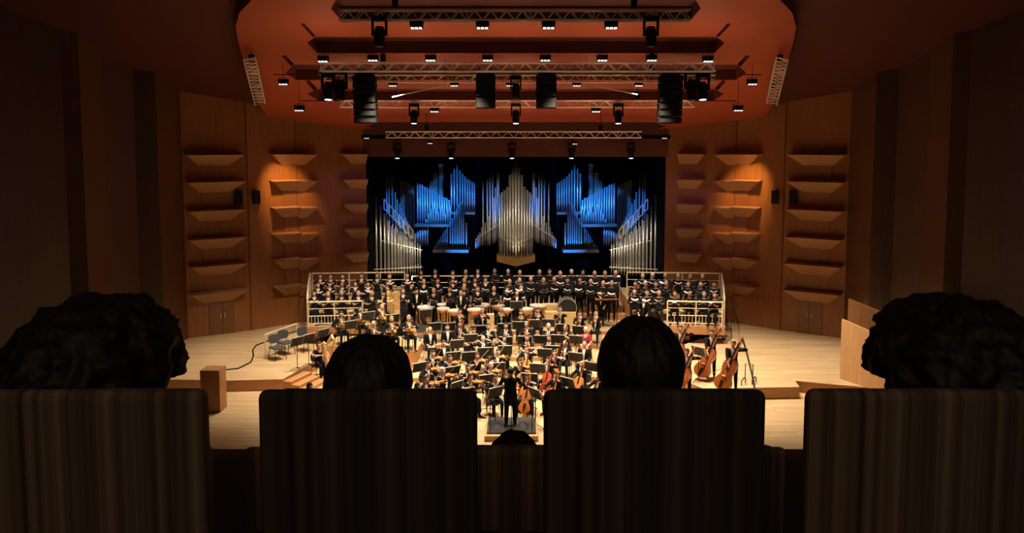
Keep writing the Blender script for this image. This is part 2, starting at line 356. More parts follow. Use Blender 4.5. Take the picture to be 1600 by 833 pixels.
# ------------------------------------------------------------------ walls
PL = [(572,37.6),(463,36.3),(387,34.8),(285,33.3),(248,31.0),(213,30.6),(166,29.0),(131,27.2),(103,26.9),(40,25.6),(0,24.6),(-90,22.6),(-200,20.5)]
def plan(px, Y): return Vector(((px-PX)/F*Y/math.cos(0), Y, 0))
def fill_wall(s, side):
    W = empty('wall_'+side); struct(W, 'tall folded timber side wall, %s of the stage' % side)
    pts = [Vector((s*abs((px-PX)/F)*Y*1.0 if px < PX else 0, Y, 0)) for px,Y in PL] + [Vector((s*17.5,6,0)), Vector((s*17.5,-6,0))]
    segs = []
    for i in range(len(pts)-1):
        p, q = pts[i], pts[i+1]
        m = {0:'wall_wood',1:'wall_wood',2:'wall_wood',3:'wall_wood_dim',4:'wall_wood_shaded',5:'wall_wood_dimmer',6:'wall_wood_dim',7:'wall_wood_dimmer'}.get(i,'wall_wood_shaded')
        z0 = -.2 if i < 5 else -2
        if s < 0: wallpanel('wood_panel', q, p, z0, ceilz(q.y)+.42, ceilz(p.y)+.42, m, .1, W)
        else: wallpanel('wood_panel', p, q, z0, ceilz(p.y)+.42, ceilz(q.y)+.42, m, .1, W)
    # seams and fins
    for i in (1,2,3):
        p = pts[i]; wdt = .05; dep = .05
        MB().box((p.x-wdt/2,p.y-dep,.4),(p.x+wdt/2,p.y,ceilz(p.y)+.4)).obj('panel_batten','wall_wood_dark',W)
    def onwall(i, px, z):   # point on panel i under pixel column px (of the left half)
        p, q = pts[i], pts[i+1]; tx = s*abs((px-PX)/F)   # x = tx*Y
        d = q-p; t = (tx*p.y-p.x)/(d.x-tx*d.y); r = p+d*t; r.z = z; return r
    def diffuser(i, cols, ytop, w2, ybase=None, h=17.5):
        # cols=(xa,xb) pixel columns of the protruding top edge, w2 the columns at the wall below
        p, q = pts[i], pts[i+1]; d = (q-p).normalized(); n = Vector((d.y,-d.x,0)); n = n if n.y < 0 else -n
        a, bb = onwall(i,cols[0],0), onwall(i,cols[1],0); c, e = onwall(i,w2[0],0), onwall(i,w2[1],0)
        Yr = (a.y+bb.y)/2; zt = atY(806, ytop, Yr).z; zb = zt-h*Yr/F
        pr = .5; up = Vector((0,0,1))
        vs = [a+up*zt+n*pr, bb+up*zt+n*pr, e+up*zb+n*.02, c+up*zb+n*.02, a+up*(zt+.05), bb+up*(zt+.05), c+up*zb, e+up*zb]
        MB().add(vs, [(0,1,2,3),(0,4,5,1),(0,3,6,4),(1,5,7,2),(4,6,7,5),(2,7,6,3)]).obj('wall_diffuser','diffuser_wood',W)
    ytC = (242,284,328,371.5,413,455); ytB = (241.5,282.5,324,364.5,405,446); ytA = (241,280.5,319,357,395)
    for y in ytC: diffuser(2, (289,379), y, (312,356))
    for y in ytB[:]: diffuser(1, (420,462.5), y, (441,462.5), h=16.5); diffuser(0, (463.5,494), y, (463.5,476), h=16.5)
    for y in ytA: diffuser(0, (533,571.5) if s < 0 else (509,551), y, (550,571.5) if s < 0 else (523,551), h=15.5)
    # plain raised backing strips behind the diffuser columns
    for i, c0, c1, yt, yb in ((2,313,355,243,470),(1,442,462,243,462)):
        p, q = pts[i], pts[i+1]; d = (q-p).normalized(); n = Vector((d.y,-d.x,0)); n = n if n.y < 0 else -n
        a, bb = onwall(i,c0,0), onwall(i,c1,0); z0, z1 = atY(806,yb,a.y).z, atY(806,yt,a.y).z; u = Vector((0,0,1))
        vs = [a+n*.04+u*z0, bb+n*.04+u*z0, bb+n*.04+u*z1, a+n*.04+u*z1, a+u*z0, bb+u*z0, bb+u*z1, a+u*z1]
        MB().add(vs, [(0,1,2,3),(0,4,5,1),(1,5,6,2),(2,6,7,3),(3,7,4,0)]).obj('backing_strip','wall_wood',W)
    # door below the lowest diffuser
    a, bb = onwall(2,320,.4), onwall(2,361,.4); p, q = pts[2], pts[3]; d = (q-p).normalized(); n = Vector((d.y,-d.x,0)); n = n if n.y < 0 else -n
    mid = (a+bb)/2
    for k, (u0, u1) in enumerate(((a,mid),(mid,bb))):
        g = (u1-u0)*.02; dr = empty('door_%d' % (k+1+2*(s>0))); struct(dr, '%s leaf of the wooden stage door in the %s wall' % (('left','right')[(k==0)==(s>0)] , side)); dr['kind'] = 'structure'
        vs = [u0+g+n*.05, u1-g+n*.05]; u = Vector((0,0,1.45))
        MB().add([vs[0],vs[1],vs[1]+u,vs[0]+u,vs[0]-n*.04,vs[1]-n*.04,vs[1]-n*.04+u,vs[0]-n*.04+u], [(0,1,2,3),(0,4,5,1),(1,5,6,2),(2,6,7,3),(3,7,4,0)]).obj('door_leaf','wall_wood_dark',dr)
        hp = (mid+(u0-mid if k else u1-mid)*.0)+n*.09+Vector((0,0,.75))+(u0-u1 if k==0 else u1-u0).normalized()*.08*(1 if k==0 else 1)
        MB().tube([hp,hp+Vector((0,0,.18))],.012,6).obj('door_handle','aluminium',dr)
    # loudspeakers on the wall
    for k, c in enumerate((372,400)):
        i = 2 if c < 387 else 1
        P = onwall(i, c, atY(806,309,34.5).z); n2 = Vector((-s*.35,-1,0)).normalized()
        root = empty('wall_speaker', P+n2*.1); tag(root, 'black box loudspeaker on the %s timber wall, %s of two' % (side, ('outer','inner')[k]), 'speaker', 'loudspeakers on the timber walls')
        root.rotation_euler = (0,0,math.atan2(-n2.x, n2.y)+PI)
        link('cabinet', bevel_mesh(MB().box((-.16,-.12,-.28),(.16,.12,.28)).mesh('cabinet','black_box'),.015), root)
        MB().box((-.14,-.135,-.26),(.14,-.121,.26)).obj('grille','black_metal',root)
    return W
fill_wall(-1,'left'); fill_wall(1,'right')
# organ recess
LX = 7.04
W = empty('wall_back'); struct(W, 'black recess around the pipe organ')
MB().box((-9,45,0),(9,45.1,10.4)).obj('recess_panel','recess_black',W)
for s in (-1,1): MB().box((min(s*LX,s*(LX+.1)),37.7,0),(max(s*LX,s*(LX+.1)),45,10.2)).obj('recess_panel','recess_black',W)
MB().box((-LX,37.8,9.6),(LX,45,9.7)).obj('recess_panel','recess_black',W)
struct(MB().box((-LX-.2,37.55,atY(806,245,37.6).z),(LX+.2,37.9,ceilz(37.6)+.5)).obj('trim_20','lintel_red'), 'dark red lintel beam over the organ')
struct(MB().box((-LX,39.2,0),(LX,45,1.0)).obj('trim_21','recess_black'), 'dark plinth under the organ')
struct(MB().box((-10.4,37.52,atY(806,214,37.5).z-.08),(10.4,37.66,atY(806,214,37.5).z+.08)).obj('trim_22','recess_black'), 'dark cable rail along the ceiling edge')

# hall floor and rear, seen only past the balcony
struct(MB().box((-18,-6,-2.2),(18,22.0,-2.0)).obj('floor_parterre','balcony_carpet'), 'dark stalls floor below the stage')
struct(MB().box((-12.6,21.9,-2),(12.6,22.0,-.02)).obj('trim_23','riser_wood'), 'wooden stage front')

# ------------------------------------------------------------------ organ
organ = empty('pipe_organ', (0,41,1.0)); tag(organ, 'large pipe organ with grey and blue-lit pipes behind the choir', 'organ')
OI = Matrix.Translation((0,-41,-1.0))
def division(name):
    o = empty(name); o.parent = organ; return o
def pipe(par, px, yt, yb, Y, wpx, m='pipe_tin', square=False, foot=.45):
    a, c = atY(px,yt,Y), atY(px,yb,Y); r = wpx/2*Y/F*(.82 if not square else 1); H = a.z-c.z; ft = min(foot, H*.3)
    b = MB()
    if square:
        b.box((-r,-r,0),(r,r,H)); b.box((-r*.7,-r-.012,ft),(r*.7,-r,ft+.12))
    else:
        b.lathe([(r*.22,0),(r,ft),(r,ft+.001),(r,H),(r*.86,H),(r*.86,H-.05)], 10)
        b.add([(-r*.62,-r*.86,ft+.03),(r*.62,-r*.86,ft+.03),(r*.55,-r*.98,ft+.05+r*.9),(-r*.55,-r*.98,ft+.05+r*.9)], [(0,1,2,3)])  # mouth
    o = link('organ_pipe', b.mesh('organ_pipe', m, False), par)
    me = o.data
    if not square: me.polygons.foreach_set('use_smooth', [len(p.vertices)==4 for p in me.polygons])
    o.location = Vector((c.x,Y,c.z))-Vector((0,41,1.0))
def bar(par, p, q, r, m='aluminium', name='pipe_rail'):
    return MB().tube([Vector(p)-Vector((0,41,1.0)), Vector(q)-Vector((0,41,1.0))], r, 6).obj(name, m, par)
def cl(zx): return 560+zx/4.165
def cy(zy): return 230+zy/4.165
for s in (-1, 1):
    mx = (lambda x: x) if s < 0 else (lambda x: 1612-x)
    sd = 'left' if s < 0 else 'right'
    # great front flat
    D = division('front_pipe_flat')
    xs = [92,120,148,174,198,220,240,262,281,299,319,338,355,371,388,403]; ts = [250,305,380,432,478,515,532,562,575,586,598,607,614,621,627,634]
    for i, (x,t) in enumerate(zip(xs,ts)): pipe(D, mx(cl(x)), cy(t), 431, 39.5+.02*i, max(2.7, 4.6-i*.14), foot=.5)
    bar(D, atY(mx(577),421.5,39.33), atY(mx(660),417.5,39.33), .025, 'steel_rail'); bar(D, atY(mx(596),376,39.36), atY(mx(660),391,39.36), .015)
    # second rank behind, bluish
    D = division('rear_pipe_rank')
    for i, (x,t) in enumerate(((190,150),(205,207),(226,200),(246,292),(258,340),(273,366),(287,402),(301,430),(311,455),(321,478),(333,498),(345,516),(357,540),(370,560))):
        pipe(D, mx(cl(x)), cy(t), 425, 40.6, 3.2, 'pipe_lead')
    for k in range(6):
        x0, y0 = cl(166+k*32), cy(336+k*34); x1, y1 = cl(193+k*32), cy(375+k*34)
        p = [atY(mx(a),b2,40.3) for a,b2 in ((x0,y0),(x1,y1),(x1,y1+12),(x0,y0+16))]
        for i in range(4): bar(D, p[i], p[(i+1)%4], .03, 'aluminium', 'bracket')
    # tall bass pipes in the dark corner
    D = division('bass_pipe_group')
    for x,t in ((95,70),(118,62),(140,85),(290,215),(312,225),(335,235),(358,245)): pipe(D, mx(cl(x)), cy(t), 425, 43.2, 5, 'pipe_wood', True)
    for x,t in ((478,215),(505,165),(540,110)): pipe(D, mx(cl(x)), cy(t), 345, 43.6, 6.5, 'pipe_wood', True)
    # blue wedge
    D = division('blue_pipe_wedge')
    for i in range(14):
        x = 386+i*15.8; t = 228+i*8.6+(4 if i%2 else 0); pipe(D, mx(cl(x)), cy(t), cy(497), 42.0, 3.6, 'pipe_lead', foot=.3)
    for i in range(11):
        x = 440+i*15.8; t = (470,430,400,352,385,420,380,405,430,400,380)[i]; pipe(D, mx(cl(x)), cy(t), cy(497), 41.7, 3.0, 'pipe_lead', foot=.3)
    MB().box(*[tuple(v) for v in (lambda a,b2: (Vector((min(a.x,b2.x),-.6,a.z-.12))+Vector((0,1,-1)), Vector((max(a.x,b2.x),.3,a.z))+Vector((0,1,-1))))(atY(mx(cl(375)),cy(497),42), atY(mx(cl(605)),cy(497),42))]).obj('windchest','pipe_wood',D)
    for i in range(6):
        x = 372+i*15.5; t = 560-i*11; pipe(D, mx(cl(x)), cy(t), cy(640), 41.6, 3.5, 'pipe_lead', foot=.25)
    # middle tower of two storeys
    D = division('blue_pipe_tower')
    for x,t in zip((606,624,643,661,678,694,710,725,741,755),(172,140,110,150,172,190,206,216,226,236)): pipe(D, mx(cl(x)), cy(t), cy(418), 42.3, 3.5, 'pipe_lead', foot=.45)
    for x,t in zip((598,613,628,642,656,670,684),(480,462,430,400,372,360,372)): pipe(D, mx(cl(x)), cy(t), cy(658), 41.4, 3.2, 'pipe_lead', foot=.3)
    for i in range(7): pipe(D, mx(cl(500+i*13)), cy(640-i*20), cy(660), 41.5, 2.6, 'pipe_lead', foot=.15)
    pipe(D, mx(cl(703)), cy(490), cy(655), 41.3, 3.6, 'pipe_lead')
    a, c = atY(mx(cl(595)),cy(420),42.3), atY(mx(cl(760)),cy(420),42.3)
    MB().box((min(a.x,c.x),.9,a.z-1.12),(max(a.x,c.x),1.6,a.z-1.0)).obj('windchest','pipe_wood',D)
    a, c = atY(mx(cl(490)),cy(660),41.4), atY(mx(cl(720)),cy(660),41.4)
    MB().box((min(a.x,c.x),-.1,a.z-1.15),(max(a.x,c.x),1.0,a.z-1.0)).obj('windchest','pipe_wood',D)
    # inner V rank rising to the centre
    D = division('inner_pipe_rank')
    for i, (x,t,bt) in enumerate(((765,600,660),(778,575,655),(790,555,650),(803,520,645),(812,225,640),(826,490,640),(840,210,640),(850,450,640),(858,195,635),(875,178,630),(885,330,625),(893,262,620),(905,165,615),(914,175,610))):
        pipe(D, mx(cl(x)), cy(t), cy(bt), 40.9-.02*i, 3.0, 'pipe_lead', foot=.4)
    bar(D, atY(mx(cl(765)),cy(600),40.5), atY(mx(cl(915)),cy(500),40.3), .02, 'aluminium')
# central prow
D = division('central_prow')
offs = [0,4.6,9.2,13.4,17.6,21.6,25.4]; tops = [252,262,273,292,297,301,305]
for i,(d,t) in enumerate(zip(offs,tops)):
    for s in ((-1,1) if d else (1,)):
        pipe(D, 806+s*d, t, 404-i*1.1, 39.0+.17*i, 5.0-.12*i, 'pipe_tin', foot=.95)
for i in range(6):
    for s in (-1,1): pipe(D, 806+s*(3+i*4), 300+i*6, 396, 40.0, 3, 'pipe_lead')
a, m_, c = atY(776,402,40.25), atY(806,407,38.75), atY(836,402,40.25)
b = MB()
th = .30
def sh(v, dz=0, dy=0): return Vector((v.x, v.y-41+dy, v.z-1+dz))
a.z = c.z = m_.z+.02
b.add([sh(a), sh(m_), sh(c), sh(a,-th), sh(m_,-th), sh(c,-th), sh(c,0,1.2), sh(a,0,1.2), sh(c,-th,1.2), sh(a,-th,1.2)], [(0,3,4,1),(1,4,5,2),(0,1,2,6,7),(3,9,8,5,4),(2,5,8,6),(6,8,9,7),(7,9,3,0)])
b.obj('prow_base','prow_wood',D)
for s in (-1,1): bar(D, atY(806+s*2,384,38.75), atY(806+s*27,372,39.9), .03, 'pipe_wood', 'pipe_band')

# ------------------------------------------------------------------ rigging
def truss(p, q, hgt, n, label, group='aluminium trusses over the stage', wd=None, m='aluminium', zref=(0,0,1)):
    p, q = Vector(p), Vector(q); L = (q-p).length; d = (q-p)/L
    r = empty('lighting_truss', (p+q)/2); tag(r, label, 'truss', group)
    z = Vector(zref); z = (z-d*z.dot(d)).normalized(); y = d.cross(z); wd = wd or hgt
    R = Matrix((d, y, z)).transposed().to_4x4(); r.matrix_world = Matrix.Translation((p+q)/2) @ R
    ch = MB().tube([(-L/2,0,0),(L/2,0,0)], .027, 6).mesh('chord', m)
    for a in (-1,1):
        for c in (-1,1):
            o = link('chord', ch, r); o.location = (0,a*wd/2,c*hgt/2)
    st = L/n
    b1 = MB().tube([(0,0,-hgt/2),(st/2,0,hgt/2)], .014, 5).mesh('brace', m); b2 = MB().tube([(st/2,0,hgt/2),(st,0,-hgt/2)], .014, 5).mesh('brace', m)
    post = MB().tube([(0,0,-hgt/2),(0,0,hgt/2)], .016, 5).mesh('post', m)
    for k in range(n):
        for bb in (b1,b2):
            for a in (-1,1):
                o = link('brace', bb, r); o.location = (-L/2+k*st, a*wd/2, 0)
    for k in range(0, n+1, 4):
        o = link('post', post, r); o.location = (-L/2+min(k,n)*st, -wd/2, 0)
    # chain hoists up to the ceiling
    for t in (-.34,.34):
        P = (p+q)/2+d*L*t; h = ceilz(P.y)-P.z
        if h > .3:
            o = MB().tube([(0,0,hgt/2),(0,0,h)], .012, 5).obj('hoist_chain','black_metal',r); o.location = (L*t,0,0); o.matrix_local = Matrix.Translation((L*t,0,0)) @ R.inverted()
            o = MB().box((-.08,-.08,hgt/2+.05),(.08,.08,hgt/2+.3)).obj('hoist_motor','black_box',r); o.matrix_local = Matrix.Translation((L*t,0,0)) @ R.inverted()
    return r
truss(atY(530,24,23), atY(1078,24,23), .285, 22, 'wide truss highest and nearest above the stage')
truss(atY(500,105,27), atY(1117,105,27), .28, 24, 'upper of the paired trusses behind the loudspeaker tops')
truss(atY(500,123,28.5), atY(1117,123,28.5), .25, 24, 'lower of the paired trusses behind the loudspeaker tops')
truss(atY(531,162.5,31), atY(1084,162.5,31), .25, 26, 'truss crossing behind the hanging loudspeakers at mid height')
truss(atY(603,210.5,35), atY(1002,210.5,35), .26, 22, 'shortest truss just above the organ lintel')
truss(atY(391,97,27), atY(405,158,31.5), .38, 12, 'short side truss hanging by the left canopy edge', wd=.25, zref=(1,0,.3))
truss(atY(1221,97,27), atY(1207,158,31.5), .38, 12, 'short side truss hanging by the right canopy edge', wd=.25, zref=(1,0,-.3))

def make_flood():
    r = empty('flood_light')
    link('housing', bevel_mesh(MB().box((-.24,-.13,-.14),(.24,.13,.14)).mesh('housing','black_box'), .02), r)
    for k in (-1,0,1):
        MB().box((k*.15-.058,-.138,-.152),(k*.15+.058,.06,-.10)).obj('lens','lamp_lens',r)
    b = MB(); b.tube([(-.26,0,0),(-.26,0,.2),(.26,0,.2),(.26,0,0)], .012, 5); b.obj('yoke','black_metal',r)
    MB().tube([(0,0,.2),(0,0,.34)],.02,6).obj('clamp','black_metal',r)
    return r
flood0 = make_flood(); used = [False]
def flood(px, py, Y, label, scl=1.0, group='flood lights over the stage'):
    o = flood0 if not used[0] else copy_tree(flood0, None); used[0] = True
    o.location = atY(px, py, Y); o.scale = (scl,)*3; tag(o, label, 'stage light', group)
    return o
row = [(651,39),(754,39),(857,39),(955,39)]
for i,(x,y) in enumerate(row): flood(x,y,23,'black flood light under the nearest truss, %s of four' % order(i,4), .75)
row = [(505,92),(583,90.5),(673,90.5),(762,90.5),(852,90.5),(941,90.5),(1018,90.5),(1106,92)]
for i,(x,y) in enumerate(row): flood(x,y,26.6,'flood light in the row above the paired trusses, %s' % order(i,8), .72)
row = [(536,131),(614,131),(710,131),(797,131),(901,131),(998,131),(1082,131)]
for i,(x,y) in enumerate(row): flood(x,y,28.5,'flood light below the paired trusses, %s' % order(i,7), .6)
for i,(x,y) in enumerate([(679,171),(931,171)]): flood(x,y,31,'flood light under the middle truss, %s of two' % ('left','right')[i], .72)
for x,y,l in ((443,128,'upper flood light on the outrigger bar at canopy left'),(468,169,'lower flood light on the outrigger bar at canopy left'),(1175,128,'upper flood light on the outrigger bar at canopy right'),(1153,169,'lower flood light on the outrigger bar at canopy right')):
    o = flood(x,y,29,l,.72); s = -1 if x < 806 else 1
    MB().tube([(-s*.1,0,.36),(-s*1.7,0,.36)] if y > 150 else [(s*.5,0,.36),(-s*.7,0,.36)], .025, 6).obj('outrigger_bar','black_metal',o)
    MB().tube([(0,0,.36),(0,0,1.4)], .012, 5).obj('drop_rod','black_metal',o)
for i,(x,y) in enumerate([(440,213),(573,213),(672,221),(898,222),(1038,213),(1148,213)]):
    o = flood(x,y+1,36.6,'small flood light along the lintel above the organ, %s' % order(i,6), .5)
    MB().tube([(0,0,.3),(0,0,1.0),(0,2.0,1.0)],.03,5).obj('bracket_arm','black_metal',o)

def make_head(sc, lens):
    r = empty('moving_spotlight')
    MB().box((-.22,-.12,.42),(.22,.12,.56)).obj('base','black_box',r)
    for s in (-1,1): MB().box((s*.2-.03,-.07,-.02),(s*.2+.03,.07,.44)).obj('yoke_arm','black_box',r)
    M = Matrix.Rotation(math.radians(-8),4,'X')
    MB().lathe([(.05,.26),(.13,.24),(.165,.1),(.165,-.2),(.15,-.34),(.15,-.36)], 14, M).obj('head','black_metal',r,True)
    MB().lathe([(.0001,-.352),(.12,-.352)], 14, M).obj('lens',lens,r)
    r.scale = (sc,)*3; return r
for x,y,Y,sc,l,lens in ((593,55,22.9,.95,'moving spotlight under the nearest truss, left of two','black_metal'),(1017,55,22.9,.95,'moving spotlight under the nearest truss, right of two','black_metal'),
   (513,140,27.6,1.0,'large moving spotlight beside the left tall loudspeaker','lamp_lens_blue'),(1098,140,27.6,1.0,'large moving spotlight beside the right tall loudspeaker','lamp_lens_blue'),
   (647,181,30.8,.85,'moving spotlight under the middle truss, leftmost of three','lamp_lens_blue'),(806,181,30.8,.85,'moving spotlight under the middle truss, central of three','lamp_lens_blue'),(966,181,30.8,.85,'moving spotlight under the middle truss, rightmost of three','lamp_lens_blue'),
   (806,140,28.3,.85,'moving spotlight between the two central loudspeakers','black_metal'),
   (621,238,37.2,.8,'spotlight hanging from the organ lintel, leftmost of five','lamp_lens_blue'),(705,238,37.2,.8,'spotlight hanging from the organ lintel, second of five','lamp_lens_blue'),(800,238,37.2,.8,'spotlight hanging from the organ lintel, middle of five','lamp_lens_blue'),(893,238,37.2,.8,'spotlight hanging from the organ lintel, fourth of five','lamp_lens_blue'),(986,238,37.2,.8,'spotlight hanging from the organ lintel, rightmost of five','lamp_lens_blue')):
    o = make_head(sc, lens); o.location = atY(x,y,Y)
    if Y > 36: MB().tube([(0,0,.5),(0,0,.75),(0,.55,.75)],.03,6).obj('bracket_arm','black_metal',o)
    tag(o, l, 'spotlight', 'moving spotlights on the trusses')
for x,y in ((521,147),(1091,147)):
    o = make_head(1.15,'black_metal'); o.location = atY(x+ (10 if x<806 else -10),138,28.0); tag(o, 'dark spotlight tucked behind the lit one, %s tall loudspeaker' % ('left' if x<806 else 'right'), 'spotlight', 'moving spotlights on the trusses')

def line_array(x0,x1,y0,y1,Y,n,label,tilt):
    a, c = atY(x0,y0,Y), atY(x1,y1,Y); W_, H_ = c.x-a.x, a.z-c.z
    r = empty('line_array_speaker', ((a.x+c.x)/2,Y,c.z)); tag(r, label, 'speaker', 'hanging loudspeaker columns')
    h = H_/n
    for k in range(n):
        off = -tilt*(n-1-k)**2*.004
        me = MB().box((-W_/2,-.28-off,k*h+.01),(W_/2,.28-off,(k+1)*h-.012)).mesh('cabinet','black_box'); link('cabinet', bevel_mesh(me,.02), r)
        MB().box((-W_/2+.05,-.295-off,k*h+.04),(W_/2-.05,-.281-off,(k+1)*h-.04)).obj('grille','black_metal',r)
    for s in (-1,1): MB().tube([(s*W_*.32,0,H_),(s*W_*.32,0,H_+.28)],.02,5).obj('rigging_link','black_metal',r)
    MB().box((-W_*.4,-.2,H_+.02),(W_*.4,.2,H_+.09)).obj('fly_frame','black_metal',r)
    return r
line_array(553,588,118,193,27.8,7,'tall black loudspeaker column hanging at left',1)
line_array(1030,1064,118,193,27.8,7,'tall black loudspeaker column hanging at right',1)
line_array(744,774,117,170,27.8,3,'shorter black loudspeaker hanging left of centre',0)
line_array(838,869,117,170,27.8,3,'shorter black loudspeaker hanging right of centre',0)
for pts, l in ((((613,152),(628,148.5),(696,133)),'white microphone boom hanging left of the centre loudspeakers'),(((996,148),(982,145),(916,132)),'white microphone boom hanging right of the centre loudspeakers')):
    r = empty('microphone_boom', atY(*pts[2],27.4)); tag(r,l,'microphone','hanging microphone booms'); O = r.location
    MB().tube([atY(*pts[2],27.4)-O, atY(*pts[1],27.4)-O],.018,6).obj('boom_arm','shirt_white',r)
    MB().tube([atY(*pts[1],27.4)-O, atY(*pts[0],27.4)-O],.026,6).obj('microphone_capsule','aluminium',r)
    MB().tube([Vector((0,0,0)), Vector((0,0,.9))],.008,5).obj('suspension_wire','black_metal',r)

# ------------------------------------------------------------------ people
def ik(S, T, l1, l2, pole):
    S, T = Vector(S), Vector(T); d = T-S; L = min(d.length, (l1+l2)*.995); d.normalize(); T = S+d*L
    a = (l1*l1-l2*l2+L*L)/(2*L); h = math.sqrt(max(0, l1*l1-a*a)); p = Vector(pole); p = (p-d*p.dot(d)).normalized()
    return S+d*a+p*h, T
def body_mesh(name, seated=True, female=False, hl=(.15,-.25,.62), hr=(-.15,-.25,.62), pl=(.6,.3,-1), pr=(-.6,.3,-1), knee=.13, lean=0.0, neck=True, tail=False, hand_n=(0,0,-1), headtilt=(0,0), voxel=.014):
    # faces -Y; +X is the figure's own left. returns mesh and head centre
    parts = []
    def P(f, reg):
        b = MB(); f(b); parts.append((b, reg))
    zs = 1.02 if seated else 1.43; zh = .52 if seated else .93
    sw = .165 if female else .19; ly = -lean
    hipw = .165 if female else .155
    def lerp(z): return ly*(z-zh)/(zs-zh)
    tor = [((0,lerp(zh-.06),zh-.06),hipw*.9,.11),((0,lerp(zh+.04),zh+.04),hipw,.125),((0,lerp(zh+.17),zh+.17),.13 if female else .15,.105),((0,lerp(zh+.30),zh+.30),.145 if female else .168,.125),((0,lerp(zh+.42),zh+.42),.155 if female else .178,.11),((0,lerp(zh+.49),zh+.49),.12,.085),((0,lerp(zh+.53),zh+.53),.06,.06)]
    P(lambda b: b.loft(tor), 0)
    hc = Vector((headtilt[0]*.3, ly-.015+headtilt[1]*.3, zs+.188))
    P(lambda b: b.tube([(0,ly+.005,zs+.02),(hc.x*.5,ly,zs+.10),(hc.x,hc.y+.015,hc.z-.05)],[.066,.06,.058],10), 1)
    P(lambda b: b.ell(hc,(.080,.098,.115)), 1)
    P(lambda b: b.ell(hc+Vector((0,-.028,-.058)),(.060,.062,.060)), 1)
    P(lambda b: b.tube([hc+Vector((0,-.088,.022)),hc+Vector((0,-.112,-.022)),hc+Vector((0,-.09,-.03))],[.010,.017,.012],8), 1)
    for s in (-1,1): P(lambda b: b.ell(hc+Vector((s*.081,.008,-.005)),(.012,.02,.032)), 1)
    fingers = []
    for s, T, pole in ((1,hl,pl),(-1,hr,pr)):
        S = Vector((s*sw, ly+.01, zs-.035)); E, Wr = ik(S, T, .285, .255, pole)
        P(lambda b: b.tube([S+Vector((-s*.05,0,.01)),S,S.lerp(E,.5),E],[.055,.062,.053,.046],10), 0)
        P(lambda b: b.tube([E,E.lerp(Wr,.45),E.lerp(Wr,.9)],[.046,.043,.035],10), 0 if not (female and seated) else 1)
        d = (Wr-E).normalized(); n = Vector(hand_n); n = n-d*n.dot(d); n = n.normalized() if n.length > .05 else Vector((0,-1,0)); side = d.cross(n)
        Rm = Matrix((side, n, d)).transposed()
        P(lambda b: b.tube([E.lerp(Wr,.88),Wr+d*.02],[.027,.026],8), 1)
        P(lambda b: b.ell(Wr+d*.055,(.040,.019,.05),12,8,0,Rm), 1)
        for k, ln in enumerate((.066,.078,.074,.058)):
            o = Wr+d*.092+side*((k-1.5)*.0205)*.95; p1 = o+d*ln*.5+n*.006; p2 = p1+d*ln*.32+n*ln*.42
            fingers.append(([o-d*.02,o,p1,p2],[.009,.0095,.0085,.007]))
        ths = -s if (hand_n[2] < 0) else s
        o = Wr+d*.035+side*(.036*(1 if side.dot(Vector((-s,0,0)))>0 else -1)); sd = (o-(Wr+d*.035)).normalized()
        fingers.append(([o-sd*.012,o+sd*.014+d*.018,o+sd*.022+d*.045+n*.014],[.012,.0105,.008]))
    if seated:
        for s in (-1,1):
            Hp = Vector((s*.095,0,zh)); K = Vector((s*knee,-.43,zh+.015)); An = Vector((s*(knee+.01),-.41,.10))
            P(lambda b: b.tube([Hp,Hp.lerp(K,.5),K],[.088,.078,.06],12), 0)
            P(lambda b: b.tube([K,K.lerp(An,.35),An],[.06,.057,.042],12), 0)
            P(lambda b: b.tube([An+Vector((0,.04,-.055)),An+Vector((0,-.08,-.06)),An+Vector((s*.02,-.17,-.07))],[.038,.04,.028],8), 3)
        if female: P(lambda b: b.loft([((0,-.41,.16),.17+knee*.4,.09),((0,-.42,.40),.13+knee*.5,.08),((0,-.36,.56),.11+knee*.5,.10)]), 0)
    elif female:
        P(lambda b: b.loft([((0,0,.06),.19,.16),((0,0,.5),.17,.14),((0,0,.95),.16,.125)]), 0)
        for s in (-1,1): P(lambda b: b.tube([(s*.08,-.02,.05),(s*.09,-.2,.035)],[.035,.028],8), 3)
    else:
        for s in (-1,1):
            Hp = Vector((s*.09,ly*0,zh)); K = Vector((s*.105,-.01,.50)); An = Vector((s*.115,.02,.09))
            P(lambda b: b.tube([Hp,Hp.lerp(K,.5),K,K.lerp(An,.35),An],[.098,.085,.066,.062,.05],12), 0)
            P(lambda b: b.tube([An+Vector((0,.04,-.05)),An+Vector((0,-.08,-.05)),An+Vector((s*.02,-.18,-.06))],[.038,.042,.028],8), 3)
        P(lambda b: b.loft([((0,.01,.70 if tail else .80),.185,.14),((0,.005,.9),.178,.135),((0,lerp(1.05),1.08),.158,.115)]), 0)
        if tail: P(lambda b: b.loft([((0,.10,.60),.11,.02),((0,.12,.85),.13,.03),((0,.1,1.0),.13,.05)]), 0)
    src = MB(); regs = []
    for b, r in parts:
        src.add(b.v, b.f); regs += [r]*len(b.v)
    me = src.mesh('tmp', []); o = link('tmp', me)
    md = o.modifiers.new('r','REMESH'); md.mode = 'VOXEL'; md.voxel_size = voxel
    ms = o.modifiers.new('s','SMOOTH'); ms.factor = .5; ms.iterations = 2
    dg = bpy.context.evaluated_depsgraph_get(); out = bpy.data.meshes.new_from_object(o.evaluated_get(dg))
    bpy.data.objects.remove(o); bpy.data.meshes.remove(me)
    kd = KDTree(len(src.v))
    for i, v in enumerate(src.v): kd.insert(v, i)
    kd.balance()
    nv = len(out.vertices); co = np.empty(nv*3); out.vertices.foreach_get('co', co); co = co.reshape(-1,3)
    fb = MB()
    vs = [tuple(c) for c in co]; fs = [tuple(p.vertices) for p in out.polygons]; mi = []
    eyeL = hc+Vector((.030,-.093,.012)); eyeR = hc+Vector((-.030,-.093,.012)); lip = hc+Vector((0,-.09,-.058))
